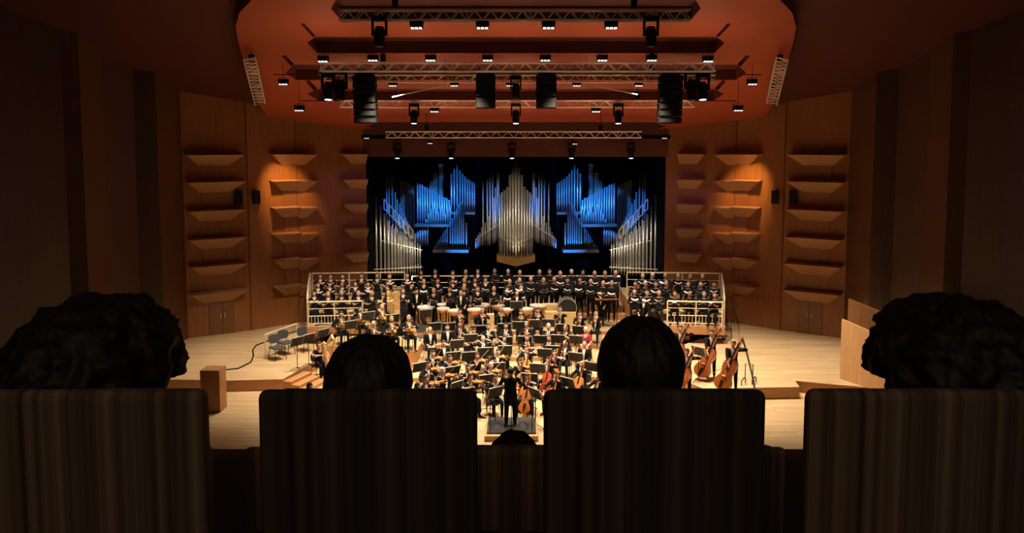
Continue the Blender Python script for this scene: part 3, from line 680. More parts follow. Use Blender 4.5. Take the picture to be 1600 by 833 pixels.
    for f in fs:
        c = Vector(co[list(f)].mean(axis=0)); r = regs[kd.find(c)[1]]
        if r == 0 and c.z > zh+.1:
            fy = c.y-ly; t = (c.z-(zh+.14))/(zs-zh-.08)
            if not female and fy < -.05 and abs(c.x) < .018+.045*t and 0 < t < 1.05 and neck: r = 2
            elif female and fy < -.02 and c.z > zs-.10 and abs(c.x) < .02+.6*(c.z-(zs-.10)): r = 1
        if r == 0 and c.z > zs+.045 and abs(c.x) < .09: r = 1 if female else 2
        if r == 1:
            if (c-eyeL).length < .0135 or (c-eyeR).length < .0135: r = 4
            elif abs(c.x-lip.x) < .022 and abs(c.z-lip.z) < .008 and c.y < hc.y-.05: r = 5
        mi.append(r)
    fb.add(vs, fs); fb.m = mi
    for pts, rr in fingers: fb.tube(pts, rr, 6, 1)
    bpy.data.meshes.remove(out)
    m = fb.mesh(name, ['tails_black','skin_light','shirt_white','shoe_black','eye_dark','lips'], True)
    return m, hc
def hair_mesh(kind, hi=False):
    nu, nv = (160,70) if hi else (20,14); b = MB(); vs = []; fs = []
    for j in range(nv+1):
        t = PI*j/nv
        for k in range(nu):
            a = 2*PI*k/nu; d = Vector((math.sin(t)*math.cos(a), math.sin(t)*math.sin(a), math.cos(t)))
            if kind == 'bald': h = -.5 < d.z < .2 and d.y > -.15
            elif kind in ('long','bun','bob'): h = d.z > (.45 if d.y < -.35 else (-.75 if d.y > 0 else -.35))
            else: h = d.z > (.5 if d.y < -.3 else (-.55 if d.y > .2 else -.12))
            g = {'bald':1.05,'short':1.10,'long':1.15,'bun':1.09,'bob':1.22,'curly':1.45}[kind] if h else .86
            if kind == 'curly' and h: g += .16*noise.noise(d*5)
            elif h: g += .025*noise.noise(Vector((d.x*9,d.y*9,d.z*2)))
            if hi and h: g += .022*noise.noise(Vector((a*14,t*1.5,3))) + .05*noise.noise(d*3.1) + (.05*noise.noise(d*22) if kind == 'curly' else 0)
            vs.append(Vector((d.x*.082*g, d.y*.100*g, d.z*.117*g+.004)))
    for j in range(nv):
        for k in range(nu): fs.append((j*nu+k,(j+1)*nu+k,(j+1)*nu+(k+1)%nu,j*nu+(k+1)%nu))
    b.add(vs, fs)
    if kind == 'long': b.loft([((0,.085,-.24),.075,.03),((0,.07,-.15),.092,.045),((0,.045,-.02),.086,.06),((0,.03,.04),.07,.05)],14)
    if kind == 'bun': b.ell((0,.115,.045),(.042,.04,.042),12,8)
    return b.mesh('hair', 'hair_black', True)
HM = {k: hair_mesh(k) for k in ('bald','short','long','bun','bob','curly')}
POSES = {}
def pose(key, **kw): POSES[key] = body_mesh('person_'+key, **kw)
for g, fem in (('m',False),('f',True)):
    pose('sing_'+g, seated=False, female=fem, hl=(.12,-.30,1.13), hr=(-.12,-.30,1.13), hand_n=(0,0,1), neck=False)
    pose('sit_sing_'+g, female=fem, hl=(.13,-.31,.83), hr=(-.13,-.31,.83), hand_n=(0,0,1), neck=False)
    pose('violin_'+g, female=fem, hl=(.30,-.36,1.07), hr=(-.16,-.37,.98), pl=(.5,0,-1), pr=(-1,0,-.5), headtilt=(.08,-.05), neck=not fem)
    pose('cello_'+g, female=fem, hl=(.13,-.16,1.10), hr=(-.26,-.40,.70), pl=(1,0,-.4), pr=(-1,.1,-.3), knee=.24, headtilt=(.04,-.08), neck=not fem)
    pose('wind_'+g, female=fem, hl=(.04,-.24,.92), hr=(-.03,-.33,.76), pl=(1,.2,-.6), pr=(-1,.2,-.6), neck=not fem)
pose('flute_f', female=True, hl=(-.10,-.24,1.12), hr=(-.34,-.17,1.10), pl=(.7,-.3,-.8), pr=(-1,.3,-.6), headtilt=(.05,-.04))
pose('flute_m', hl=(-.10,-.24,1.12), hr=(-.34,-.17,1.10), pl=(.7,-.3,-.8), pr=(-1,.3,-.6), headtilt=(.05,-.04))
pose('rest_m', hl=(.10,-.27,.64), hr=(-.10,-.27,.64), lean=.02)
pose('rest_f', female=True, hl=(.10,-.27,.64), hr=(-.10,-.27,.64))
pose('horn_m', hl=(.10,-.24,.93), hr=(-.17,-.16,.76), pl=(1,.2,-.5), pr=(-1,.3,-.3))
pose('trumpet_m', hl=(.05,-.28,1.06), hr=(-.03,-.24,1.06), pl=(1,.1,-.6), pr=(-1,.1,-.6))
pose('trombone_m', hl=(.06,-.14,1.10), hr=(-.04,-.44,.90), pl=(1,.2,-.5), pr=(-1,.1,-.6))
pose('bass_m', seated=False, hl=(.24,-.20,1.50), hr=(-.12,-.42,1.00), pl=(1,.2,-.2), pr=(-1,.2,-.3), lean=.06, headtilt=(.05,-.1))
pose('conduct', seated=False, hl=(.22,-.40,1.16), hr=(-.22,-.42,1.14), pl=(.7,.3,-1), pr=(-.7,.3,-1), tail=True, voxel=.011)
pose('perc_m', seated=False, hl=(.20,-.36,1.02), hr=(-.20,-.36,1.00), pl=(1,.3,-.6), pr=(-1,.3,-.6), lean=.05, headtilt=(0,-.06))
pose('harp_f', female=True, hl=(.14,-.44,.86), hr=(-.16,-.36,.90), pl=(1,.2,-.4), pr=(-1,.2,-.4), knee=.16, headtilt=(-.03,-.08))
def set_mat(o, i, m):
    o.material_slots[i].link = 'OBJECT'; o.material_slots[i].material = MATS[m] if isinstance(m,str) else m
def person(key, loc, yaw, label, scl=1.0, hair='short', hcol='brown', skin=0, cloth='tails_black', shirt=None, group=None, cat='person'):
    me, hc = POSES[key]; o = link('person', me); o.location = loc; o.rotation_euler = (0,0,yaw); o.scale = (scl,)*3
    set_mat(o,1,SKINS[skin])
    if cloth != 'tails_black': set_mat(o,0,cloth)
    if shirt: set_mat(o,2,shirt)
    h = link('hair', HM[hair], o); h.location = hc
    set_mat(h,0,HAIRS[hcol])
    tag(o, label, cat, group); bpy.context.view_layer.update
    return o
def PM(o):  # world matrix of a placed, unparented object
    return Matrix.LocRotScale(o.location, o.rotation_euler.to_quaternion(), o.scale)
CON = Vector((-.13,23.3,0))
def yaw_to(p, k=1.0): return math.atan2((CON.x-p.x), (p.y-CON.y))*k
def place(px, py, floor, key, scl=1.0, k=1.0):
    hc = POSES[key][1]; p = atz(px, py, floor+hc.z*scl); p.z = floor; y = yaw_to(p,k)
    off = Matrix.Rotation(y,3,'Z') @ Vector((hc.x,hc.y,0))*scl
    return p-off, y

# ------------------------------------------------------------------ instruments (built once, copied)
def figure8(L, n=28):
    pr = [(0,.0),(.06,.145),(.16,.235),(.27,.245),(.37,.20),(.45,.155),(.54,.152),(.62,.175),(.72,.195),(.84,.18),(.94,.115),(1.0,.0)]
    ts = [q[0] for q in pr]; ws = [q[1] for q in pr]
    right = []
    for i in range(len(pr)-1):
        p0 = pr[max(i-1,0)]; p1 = pr[i]; p2 = pr[i+1]; p3 = pr[min(i+2,len(pr)-1)]
        for u in (0,.5):
            f = lambda a,b,c,d: .5*(2*b+(c-a)*u+(2*a-5*b+4*c-d)*u*u+(3*b-a-3*c+d)*u**3)
            right.append((max(0,f(p0[1],p1[1],p2[1],p3[1]))*L, f(p0[0],p1[0],p2[0],p3[0])*L))
    right.append((0,L)); return right[:-1]+[(0,L)]+[(-x,z) for x,z in reversed(right[1:-1])]
def make_fiddle(name, body, neck, wood_, th, endpin=0, wide=1.0):
    r = empty(name); P = figure8(body); n = len(P); z0 = endpin
    b = MB(); vs = []
    P = [(x*wide,z) for x,z in P]
    for yy, sc in ((-th/2-.012*body,.86),(-th/2,1.0),(th/2,1.0),(th/2+.012*body,.86)):
        vs += [Vector((x*sc,yy,z0+body*.5+(z-body*.5)*sc)) for x,z in P]
    fs = [tuple(range(n)), tuple(reversed(range(3*n,4*n)))]
    for q in range(3): fs += [(q*n+(i+1)%n,q*n+i,(q+1)*n+i,(q+1)*n+(i+1)%n) for i in range(n)]
    b.add(vs, fs); b.obj('body', wood_, r)
    yb = -th/2-.012*body
    MB().box((-.022*body-.004,-th/2-.004,z0+body),(.022*body+.004,th*.1,z0+body+neck)).obj('neck', wood_, r)
    MB().add([(-.03*body,yb-.03*body,z0+body*.62),(.03*body,yb-.03*body,z0+body*.62),(.02*body,yb-.01*body,z0+body+neck*.92),(-.02*body,yb-.01*body,z0+body+neck*.92),(-.03*body,yb-.012*body,z0+body*.62),(.03*body,yb-.012*body,z0+body*.62),(.02*body,yb,z0+body+neck*.92),(-.02*body,yb,z0+body+neck*.92)],[(0,1,2,3),(7,6,5,4),(0,4,5,1),(1,5,6,2),(2,6,7,3),(3,7,4,0)]).obj('fingerboard','ebony',r)
    MB().add([(-.02*body,yb-.03*body,z0+body*.08),(.02*body,yb-.03*body,z0+body*.08),(.032*body,yb-.05*body,z0+body*.30),(-.032*body,yb-.05*body,z0+body*.30),(-.02*body,yb,z0+body*.08),(.02*body,yb,z0+body*.08),(.032*body,yb-.01*body,z0+body*.30),(-.032*body,yb-.01*body,z0+body*.30)],[(0,1,2,3),(7,6,5,4),(0,4,5,1),(1,5,6,2),(2,6,7,3),(3,7,4,0)]).obj('tailpiece','ebony',r)
    MB().box((-.06*body,yb-.075*body,z0+body*.43),(.06*body,yb,z0+body*.445)).obj('bridge','bow_hair',r)
    b = MB(); b.tube([(0,-th*.2,z0+body+neck),(0,th*.1,z0+body+neck*1.22),(0,-th*.25,z0+body+neck*1.3),(0,-th*.35,z0+body+neck*1.2)],[.03*body,.034*body,.03*body,.022*body],8); b.obj('scroll', wood_, r)
    b = MB()
    for k in range(2):
        for s in (-1,1): b.tube([(0,0,z0+body+neck*(1.05+.1*k)),(s*.1*body,0,z0+body+neck*(1.06+.1*k))],.008*body+.001,5)
    b.obj('tuning_pegs','ebony',r)
    for s in (-1,1):
        MB().tube([(s*.075*body*wide,yb-.002,z0+body*.40),(s*.06*body*wide,yb-.002,z0+body*.46),(s*.065*body*wide,yb-.002,z0+body*.52)],.007*body,5).obj('sound_hole','ebony',r)
    if endpin: MB().tube([(0,0,0),(0,0,endpin+.02)],.008,6).obj('endpin','aluminium',r)
    return r
def make_bow(L):
    r = empty('bow'); MB().tube([(0,0,0),(0,-.006,L*.5),(0,0,L)],[.0065,.006,.005],6).obj('stick','bow_stick',r)
    MB().box((-.006,-.032,.02),(.006,-.026,L-.01)).obj('bow_hair','bow_hair',r); MB().box((-.008,-.034,.02),(.008,0,.075)).obj('frog','ebony',r); return r
TPL = {}
TPL['violin'] = make_fiddle('violin', .36, .19, 'violin_wood', .04)
TPL['viola'] = make_fiddle('viola', .42, .21, 'violin_wood', .045)
TPL['cello'] = make_fiddle('cello', .76, .40, 'cello_wood', .13, .18)
TPL['cello_red'] = make_fiddle('cello', .76, .40, 'cello_red', .13, .18)
TPL['bass'] = make_fiddle('double_bass', 1.14, .55, 'bass_wood', .22, .12)
TPL['vbow'] = make_bow(.74); TPL['cbow'] = make_bow(.70)
for k in ('vbow','cbow'): TPL[k].name = 'violin_bow' if k == 'vbow' else 'cello_bow'
def make_trumpet():
    r = empty('trumpet'); b = MB(); b.tube([(0,0,0),(0,0,.3)],.008,8); b.tube([(0,-.06,.05),(0,-.06,.32)],.008,8)
    b.obj('tubing','brass',r); MB().lathe([(.008,.28),(.012,.36),(.022,.43),(.06,.48)],14).obj('bell','brass',r,True)
    for k in range(3): MB().tube([(0,-.09,.13+.03*k),(0,.03,.13+.03*k)],.012,8).obj('valve','silver',r)
    return r
def make_horn():
    r = empty('french_horn'); b = MB(); pts = [(.13*math.cos(a),0,.13*math.sin(a)) for a in [2*PI*i/20 for i in range(21)]]; b.tube(pts,.014,8)
    b.tube([(.09*math.cos(a),.03,.09*math.sin(a)) for a in [2*PI*i/20 for i in range(21)]],.012,8); b.obj('coil','brass',r,True)
    M = Matrix.Translation((-.10,.02,-.10)) @ Matrix.Rotation(math.radians(115),4,'X') @ Matrix.Rotation(.5,4,'Y')
    MB().lathe([(.015,-.12),(.025,0),(.05,.1),(.09,.17),(.155,.21)],16,M).obj('bell','brass',r,True)
    MB().tube([(.1,-.02,.1),(.02,-.01,.3)],.008,6).obj('mouthpipe','brass',r)
    for k in range(3): MB().tube([(.03*k-.03,-.03,0),(.03*k-.03,.05,0)],.014,8).obj('valve','silver',r)
    return r
def make_trombone():
    r = empty('trombone'); b = MB()
    for s in (0,.09): b.tube([(s,0,-.15),(s,0,.75)],.008,6)
    b.tube([(0,0,.75),(.045,0,.79),(.09,0,.75)],.008,6); b.obj('slide','silver',r)
    b = MB(); b.tube([(.09,0,-.12),(.09,.0,-.3),(.05,.09,-.36),(0,.14,-.3),(0,.14,.1)],.01,8); b.obj('bell_tube','brass',r)
    MB().lathe([(.012,.0),(.02,.2),(.045,.32),(.11,.38)],16,Matrix.Translation((0,.14,.08))).obj('bell','brass',r,True); return r
def make_pipe(name, L, r0, m, bell):
    r = empty(name); MB().tube([(0,0,0),(0,0,L)],r0,8).obj('tube',m,r)
    MB().lathe([(r0,0),(bell,-.06)],10).obj('bell' if bell>r0*1.2 else 'foot_joint',m,r)
    for k in range(5): MB().tube([(0,-r0-.004,L*(.2+.12*k)),(0,-r0+.003,L*(.2+.12*k))],.008,6).obj('key','silver',r)
    return r
TPL['trumpet'] = make_trumpet(); TPL['horn'] = make_horn(); TPL['trombone'] = make_trombone()
TPL['clarinet'] = make_pipe('clarinet',.58,.014,'ebony',.035); TPL['flute'] = make_pipe('flute',.66,.010,'silver',.010)
TPL['bassoon'] = make_pipe('bassoon',1.15,.028,'bass_wood',.028)
def sheet_folder():
    r = empty('music_folder'); b = MB()
    for s in (-1,1):
        M = Matrix.Rotation(s*.35,4,'Z')
        MB().box((0 if s>0 else -.17,-.006,-.12),(.17 if s>0 else 0,.0,.12),0,M).obj('cover','folder_black',r)
        MB().box((.005 if s>0 else -.165,.0015,-.113),(.165 if s>0 else -.005,.006,.113),0,M).obj('page','paper',r)
    return r
TPL['folder'] = sheet_folder()
firsts = set()
def put(key, M, label, cat, group):
    t = TPL[key]
    if key not in firsts: firsts.add(key); o = t
    else: o = copy_tree(t, None)
    loc, rot, sc = M.decompose(); o.location = loc; o.rotation_mode = 'QUATERNION'; o.rotation_quaternion = rot; o.scale = sc
    tag(o, label, cat, group); return o

# music stand and chair
def make_stand():
    r = empty('music_stand'); M = Matrix.Translation((0,0,1.08)) @ Matrix.Rotation(math.radians(20),4,'X')
    # players sit on +Y; the camera sees the back
    MB().box((-.26,-.006,-.17),(.26,.006,.17),0,M).obj('desk','stand_plate',r)
    b = MB(); b.box((-.268,-.016,.163),(.268,.010,.182),0,M); b.box((-.272,-.016,-.17),(-.257,.010,.182),0,M); b.box((.257,-.016,-.17),(.272,.010,.182),0,M); b.obj('desk_rim','stand_rim',r)
    MB().box((-.27,-.006,-.19),(.27,.06,-.172),0,M).obj('lip','stand_plate',r)
    MB().tube([(0,.01,.06),(0,.01,1.05)],.014,6).obj('pole','black_metal',r)
    for k in range(3):
        a = 2*PI*k/3+.5; MB().tube([(0,.01,.12),(.2*math.cos(a),.01+.2*math.sin(a),.06),(.27*math.cos(a),.01+.27*math.sin(a),.012)],.012,5).obj('leg','black_metal',r)
    return r
TPL['stand'] = make_stand()
def make_chair(m):
    r = empty('orchestra_chair')
    link('seat', bevel_mesh(MB().box((-.22,-.22,.40),(.22,.22,.455)).mesh('seat',m),.02), r)
    M = Matrix.Translation((0,.23,.68)) @ Matrix.Rotation(math.radians(-8),4,'X')
    me = MB().prism([(.20*math.copysign(abs(math.cos(a))**.6,math.cos(a)),.15*math.copysign(abs(math.sin(a))**.6,math.sin(a))) for a in [2*PI*i/20 for i in range(20)]],-.02,.02,0,M @ Matrix.Rotation(PI/2,4,'X')).mesh('backrest',m); link('backrest', me, r)
    for sx in (-1,1):
        MB().tube([(sx*.18,-.18,.41),(sx*.21,-.21,.01)],.012,6).obj('leg','black_metal',r)
        MB().tube([(sx*.18,.18,.41),(sx*.21,.25,.01)],.012,6).obj('leg','black_metal',r)
        MB().tube([(sx*.12,.19,.42),(sx*.12,.24,.60)],.01,6).obj('back_support','black_metal',r)
    return r
TPL['chair'] = make_chair('chair_black'); TPL['gchair'] = make_chair('chair_grey')

# ------------------------------------------------------------------ choir
rnd = random.Random(5)
def look(fem):
    if fem: return dict(hair=rnd.choice(['long','bun','bob','short','long']), hcol=rnd.choice(['black','brown','brown','chestnut','blond','grey']), skin=rnd.choice([0,0,1,1,2]))
    return dict(hair=rnd.choice(['short','short','bald','bald','short']), hcol=rnd.choice(['black','brown','grey','white','grey']), skin=rnd.choice([0,1,1,2]))
def folder_at(o, seated, lab, grp):
    M = PM(o) @ Matrix.Translation((0,-.43,.93 if seated else 1.22)) @ Matrix.Rotation(math.radians(rnd.uniform(70,94)),4,'X') @ Matrix.Rotation(rnd.uniform(-.15,.15),4,'Z')
    put('folder', M, lab, 'folder', grp)
def choir_row(lst, floor, where, women_until, seated=False, kk=.5, skipf=()):
    lst = sorted(lst)
    if seated:
        y0, y1 = {1.15:(461,459), 1.38:(447,444.5), 1.62:(432,431.5)}[floor]; lst = [(x, y1+(y-y0)*.35) for x,y in lst]
    for i,(x,y) in enumerate(lst):
        fem = x < women_until; key = ('sit_sing_' if seated else 'sing_')+('f' if fem else 'm'); s = rnd.uniform(.95,1.0) if fem else rnd.uniform(.98,1.04)
        p, yw = place(x,y,floor,key,s,kk); l = order(i,len(lst))
        p, yw = Vector(p), yw+rnd.uniform(-.15,.15)
        o = person(key, p, yw, 'person in black concert dress, %s, %s' % (l, where), s, cloth='gown_black' if fem else rnd.choice(['gown_black','tails_black','suit_grey']), shirt='tails_black', group='choir singers', **look(fem))
        if i not in skipf: folder_at(o, seated, 'open choir folder, %s, %s' % (l, where), 'choir folders')
back = [(657.7,426.2),(680,424.8),(707.6,426.5),(727.8,425.5),(747,424.4),(772.9,423.3),(794,423.7),(812.3,425.5),(843,424.7),(858.6,424.3),(875.4,426.8),(892.9,425),(910.9,425.5),(929,426.8),(945.5,427.2),(962,427)]
mid = [(641.8,441),(662,440.3),(684,439.2),(707.4,439.2),(725.7,438.5),(742.4,438.1),(758.8,437.4),(796.3,439.5),(811.8,437.7),(829.4,436),(849.3,437.3),(865.7,436.5),(886.7,438.2),(906,437.3),(923.3,439.8),(942.6,442.4),(956,442.8)]
fro = [(677.5,454),(702.5,452.5),(725,451),(746.4,451.4),(771.8,451.4),(792.7,451.8),(814.3,450.3)]
choir_row(back, 1.1, 'back row of the central choir', 760)
choir_row(mid, .85, 'middle row of the central choir', 770)
choir_row(fro, .6, 'front row of the central choir', 810)
choir_row([(500.3,433.4),(516.6,434.4),(535.3,433.4),(564.5,430.5),(589.3,430),(608.5,433.4),(636,430.5)], 1.62, 'back row of the left choir deck', 2000, True)
choir_row([(496.9,449.8),(515.1,447.9),(534.4,446.4),(555,444.5),(574.9,446),(605.6,444)], 1.38, 'middle row of the left choir deck', 2000, True)
choir_row([(491,460.8),(512.7,463.7),(533.7,460.8),(559.8,460.3),(580.6,460.3),(606.6,460.3)], 1.15, 'front row of the left choir deck', 2000, True)
choir_row([(1004.4,430),(1020,429),(1039.8,429),(1059.8,430.2),(1078.6,434.4),(1097.6,433.2)], 1.62, 'back row of the right choir deck', 0, True)
choir_row([(993,443.5),(1008.7,443),(1025,445.4),(1041,443),(1075.4,448.2),(1094.8,447.6),(1115.8,446)], 1.38, 'middle row of the right choir deck', 0, True)
choir_row([(1029.8,457.4),(1054.6,460.8),(1077.4,461.4),(1100.2,464.4),(1117,467)], 1.15, 'front row of the right choir deck', 0, True)
choir_row([(991.4,453.6),(1011,456)], 1.15, 'beside the percussion at the right deck', 0, True)
p, yw = place(629.6,455,1.15,'sit_sing_f'); person('sit_sing_f', p, yw*.5, 'person in black seated behind the tubular bells', cloth='gown_black', shirt='tails_black', group='choir singers', hair='long', hcol='chestnut')
# benches of the side decks
for s, side in ((-1,'left'),(1,'right')):
    for k,(fl,Y0,nm) in enumerate(((1.15,33.2,'front'),(1.38,34.0,'middle'),(1.62,34.8,'back'))):
        a, c = Vector((s*8.75,Y0-.05+.05*k,fl)), Vector((s*5.25,Y0+.30,fl)); L = (c-a).length; r = empty('choir_bench',(a+c)/2, math.atan2((c-a).y,(c-a).x) if s<0 else math.atan2((a-c).y,(a-c).x))
        tag(r, 'pale wooden choir bench, %s row of the %s deck' % (nm, side), 'bench', 'choir benches')
        link('seat_board', bevel_mesh(MB().box((-L/2,-.2,.40),(L/2,.22,.445)).mesh('seat_board','bench_wood'),.01), r)
        for q in range(5):
            x = -L/2+.15+(L-.3)*q/4; MB().box((x-.03,-.17,0),(x+.03,.19,.40)).obj('leg','riser_wood',r)

# railings
def railing(pts, hgt, label, balusters=True, group='steel stage railings', gap=.13, mids=(.55,)):
    pts = [Vector(p) for p in pts]; r = empty('railing', pts[0]); tag(r, label, 'railing', group); O = pts[0]
    bal = MB().tube([(0,0,.10),(0,0,hgt*.42)],.011,5).mesh('baluster','steel_rail'); pst = MB().tube([(0,0,0),(0,0,hgt)],.028,8).mesh('post','steel_rail')
    for i in range(len(pts)-1):
        p, q = pts[i]-O, pts[i+1]-O; up = Vector((0,0,1)); L = (q-p).length
        MB().tube([p+up*hgt,q+up*hgt],.034,8).obj('handrail','steel_rail',r)
        for m in mids: MB().tube([p+up*hgt*m,q+up*hgt*m],.014,6).obj('mid_rail','steel_rail',r)
        if balusters:
            for zz in (.10,hgt*.42): MB().tube([p+up*zz,q+up*zz],.018,6).obj('mid_rail','steel_rail',r)
            n = int(L/gap)
            for k in range(1,n): link('baluster', bal, r).location = p.lerp(q,k/n)
        for e in ((p,q) if i == 0 else (q,)): link('post', pst, r).location = e
    return r
railing([(-8.5,32.28,1.15),(-7.45,32.4,1.15),(-6.32,32.53,1.15)], 1.0, 'steel railing along the front of the left choir deck', mids=(.72,))
railing([(6.25,32.53,1.15),(7.4,32.4,1.15),(8.45,32.28,1.15)], 1.0, 'steel railing along the front of the right choir deck', mids=(.72,))
for s, side in ((-1,'left'),(1,'right')):
    railing([(s*8.56,32.4,1.15),(s*8.95,34.1,1.38),(s*9.3,35.8,1.62)], 1.15, 'steel railing on the outer edge of the %s choir deck' % side, False, mids=(.35,.65))
    railing([(s*9.25,35.95,1.62),(s*7.6,36.1,1.62),(s*6.2,36.2,1.62),(s*5.1,36.3,1.62)], 1.12, 'steel railing behind the %s choir deck' % side, False, mids=(.4,.7))
railing([(-4.95,37.75,1.1),(-2.5,37.75,1.1),(0,37.75,1.1),(2.5,37.75,1.1),(4.95,37.75,1.1)], 1.22, 'steel railing behind the central choir', False, mids=(.55,.75))
railing([(-9.6,30.1,.4),(-9.25,31.1,.4),(-8.9,32.0,.4)], .92, 'steel railing beside the empty chairs on the left platform')

# ------------------------------------------------------------------ orchestra players
def chair_for(o, label, key='chair'):
    M = Matrix.Translation(o.location) @ Matrix.Rotation(o.rotation_euler.z,4,'Z') @ Matrix.Translation((0,.02,0)); put(key, M, label, 'chair', 'orchestra chairs')
def player(x, y, floor, key, desc, k=1.0, chair=True, scl=1.0, **kw):
    p, yw = place(x,y,floor,key,scl,k)
    o = person(key, p, yw, desc, scl, **kw)
    if chair: chair_for(o, L16('black chair of the player '+desc.split(', ',1)[1]))
    return o
def L16(s):
    w_ = s.split(); return ' '.join(w_[:16])
def violinist(x, y, fem, where, viola=False, **kw):
    o = player(x,y,0,'violin_'+('f' if fem else 'm'), 'person in black playing a %s, %s' % ('viola' if viola else 'violin', where), .8, group='string players', **kw)
    M = PM(o); nm = 'viola' if viola else 'violin'
    put(nm, M @ frame((.075,-.12,1.085),(.26,-.36,.02),(-.25,-.1,1)), '%s held by the player %s' % (nm, where), nm, nm+'s in the orchestra')
    d = Vector((rnd.uniform(.35,.55), -.10, rnd.uniform(.45,.75))); put('vbow', M @ frame((-.16,-.46,1.00), d, (0,.6,-.6)), 'bow of the %s player %s' % (nm, where), 'bow', 'string bows')
vi = [(703,559.6,True,'brown','behind the desk beside the seated wind player'),(669.4,569.8,False,'black','left edge, below the red-brown drum'),(691.6,579.4,True,'white','at the second desk from the left'),(731,574.6,False,'black','third from left in the middle violin row'),
      (665,592.6,False,'brown','left edge, second from front'),(652.6,604,True,'black','nearest the left seat back'),(735,589,True,'black','front row left of the conductor'),(676.6,552.4,False,'black','furthest back on the left')]
for x,y,f,hcol,wh in vi: violinist(x,y,f,wh,hair='long' if f and hcol!='white' else 'short',hcol=hcol)
for x,y,f,hcol,wh in ((745.6,556,True,'brown','left of the centre aisle'),(778.6,550,False,'black','beside the centre aisle steps'),(767,571.6,True,'white','left behind the conductor\'s shoulder'),(774.4,590.8,False,'brown','directly left of the conductor')):
    violinist(x,y,f,wh,True,hair='short' if hcol in ('white',) or not f else 'long',hcol=hcol)
def cellist(x, y, fem, where, red=False, **kw):
    o = player(x,y,0,'cello_'+('f' if fem else 'm'),'person in black playing a cello, '+where,.8,group='string players',**kw); M = PM(o)
    put('cello_red' if red else 'cello', M @ frame((-.03,-.62,.02),(.13,.52,1.22),(-.05,-1,.35)), ('red-brown' if red else 'orange')+' cello of the player '+where, 'cello', 'cellos')
    put('cbow', M @ frame((-.34,-.50,.66),(.9,-.12,.10),(0,-.3,-1)), 'bow of the cello player '+where, 'bow', 'string bows')
for x,y,f,rd,hc_,hr,wh in ((823,545,False,False,'brown','short','at the back of the centre aisle'),(812.8,565.6,True,False,'brown','long','left of the cello section'),(824.8,589.6,True,False,'brown','long','directly right of the conductor'),(856.6,563,False,True,'black','short','with the deep red instrument'),
     (867,551.8,True,False,'chestnut','bun','at the back near the woodwind'),(869.4,587,False,False,'black','short','low beside the right seat back'),(909.6,570,False,False,'grey','short','towards the right, beside the last riser'),(936,588,False,False,'brown','short','at the far right of the section')):
    cellist(x,y,f,wh,rd,hair=hr,hcol=hc_)
def wind(x,y,floor,key,inst,where,**kw):
    desc = 'person in %s with %s, %s' % (kw.pop('dress','black suit and white shirt'), {'clarinet':'a clarinet','flute':'a flute','bassoon':'a bassoon','trumpet':'a trumpet','horn':'a french horn','trombone':'a trombone',None:'hands in lap'}[inst], where)
    o = player(x,y,floor,key,L16(desc),.7,group='wind players',**kw); M = PM(o)
    if inst in ('clarinet','bassoon'):
        a, c = (Vector((0,-.36,.62)),Vector((0,-.13,1.13))) if inst=='clarinet' else (Vector((-.25,-.25,.35)),Vector((.12,-.3,1.45)))
        put(inst, M @ frame(a, c-a, (0,-1,0)), '%s of the player %s' % (inst,where), inst, 'wind instruments')
    elif inst == 'flute': put('flute', M @ frame((-.58,-.20,1.10),(.66,.06,.05),(0,-1,0)), 'silver flute of the player %s' % where, 'flute', 'wind instruments')
    elif inst == 'trumpet': put('trumpet', M @ frame((0,-.13,1.15),(0,-1,-.28),(0,0,1)), 'brass trumpet of the player %s' % where, 'trumpet', 'brass instruments')
    elif inst == 'horn': put('horn', M @ frame((-.04,-.26,.93),(.1,.2,1),(0,-1,0)), 'brass horn of the player %s' % where, 'horn', 'brass instruments')
    elif inst == 'trombone': put('trombone', M @ frame((0,-.20,1.12),(0,-1,-.65),(0,.4,-1)), 'trombone of the player %s' % where, 'trombone', 'brass instruments')
    return o
W1 = .15; W2 = .30; W3 = .45
wind(755,529,W1,'flute_m','flute','leftmost of the front woodwind row',hair='bald',hcol='grey')
wind(788,529,W1,'flute_f','flute','second in the front woodwind row',hair='long',hcol='brown',dress='black')
wind(823.6,527.8,W1,'wind_f','clarinet','at the centre of the front woodwind row',hair='short',hcol='brown',dress='black')
wind(857.8,528.4,W1,'wind_f','clarinet','fourth in the front woodwind row',hair='bun',hcol='brown',dress='black')
wind(883,536.8,W1,'wind_m','bassoon','fifth in the front woodwind row',hair='bald',hcol='white')
wind(913,538,W1,'rest_m',None,'at the right end of the front woodwind row',hair='bald',hcol='grey',skin=1)
wind(693.4,536.8,W1,'rest_m',None,'left of the violas on the low riser',hair='short',hcol='brown')
wind(672,515,W2,'rest_m',None,'left on the second riser',hair='bald',hcol='brown')
wind(699.2,511.7,W2,'rest_m',None,'second on the second riser',hair='short',hcol='brown')
wind(719,507,W2,'wind_m','bassoon','third on the second riser',hair='short',hcol='chestnut')
wind(735,519,W2-.15,'wind_f','clarinet','between the two woodwind rows at left',hair='long',hcol='chestnut',dress='black')
wind(763,510.4,W2,'wind_m','clarinet','fourth on the second riser',hair='short',hcol='brown')
wind(790.5,509,W2,'wind_m','clarinet','fifth on the second riser',hair='short',hcol='black')
wind(822.9,507,W2,'wind_m','bassoon','sixth on the second riser',hair='short',hcol='grey')
wind(857,510,W2,'wind_m','clarinet','seventh on the second riser',hair='short',hcol='white')
wind(883.8,512.8,W2,'wind_f','bassoon','eighth on the second riser',hair='short',hcol='grey',dress='black')
wind(915,515.7,W2,'rest_f',None,'right end of the second riser',hair='short',hcol='white',cloth='blouse_red',dress='a red patterned blouse')
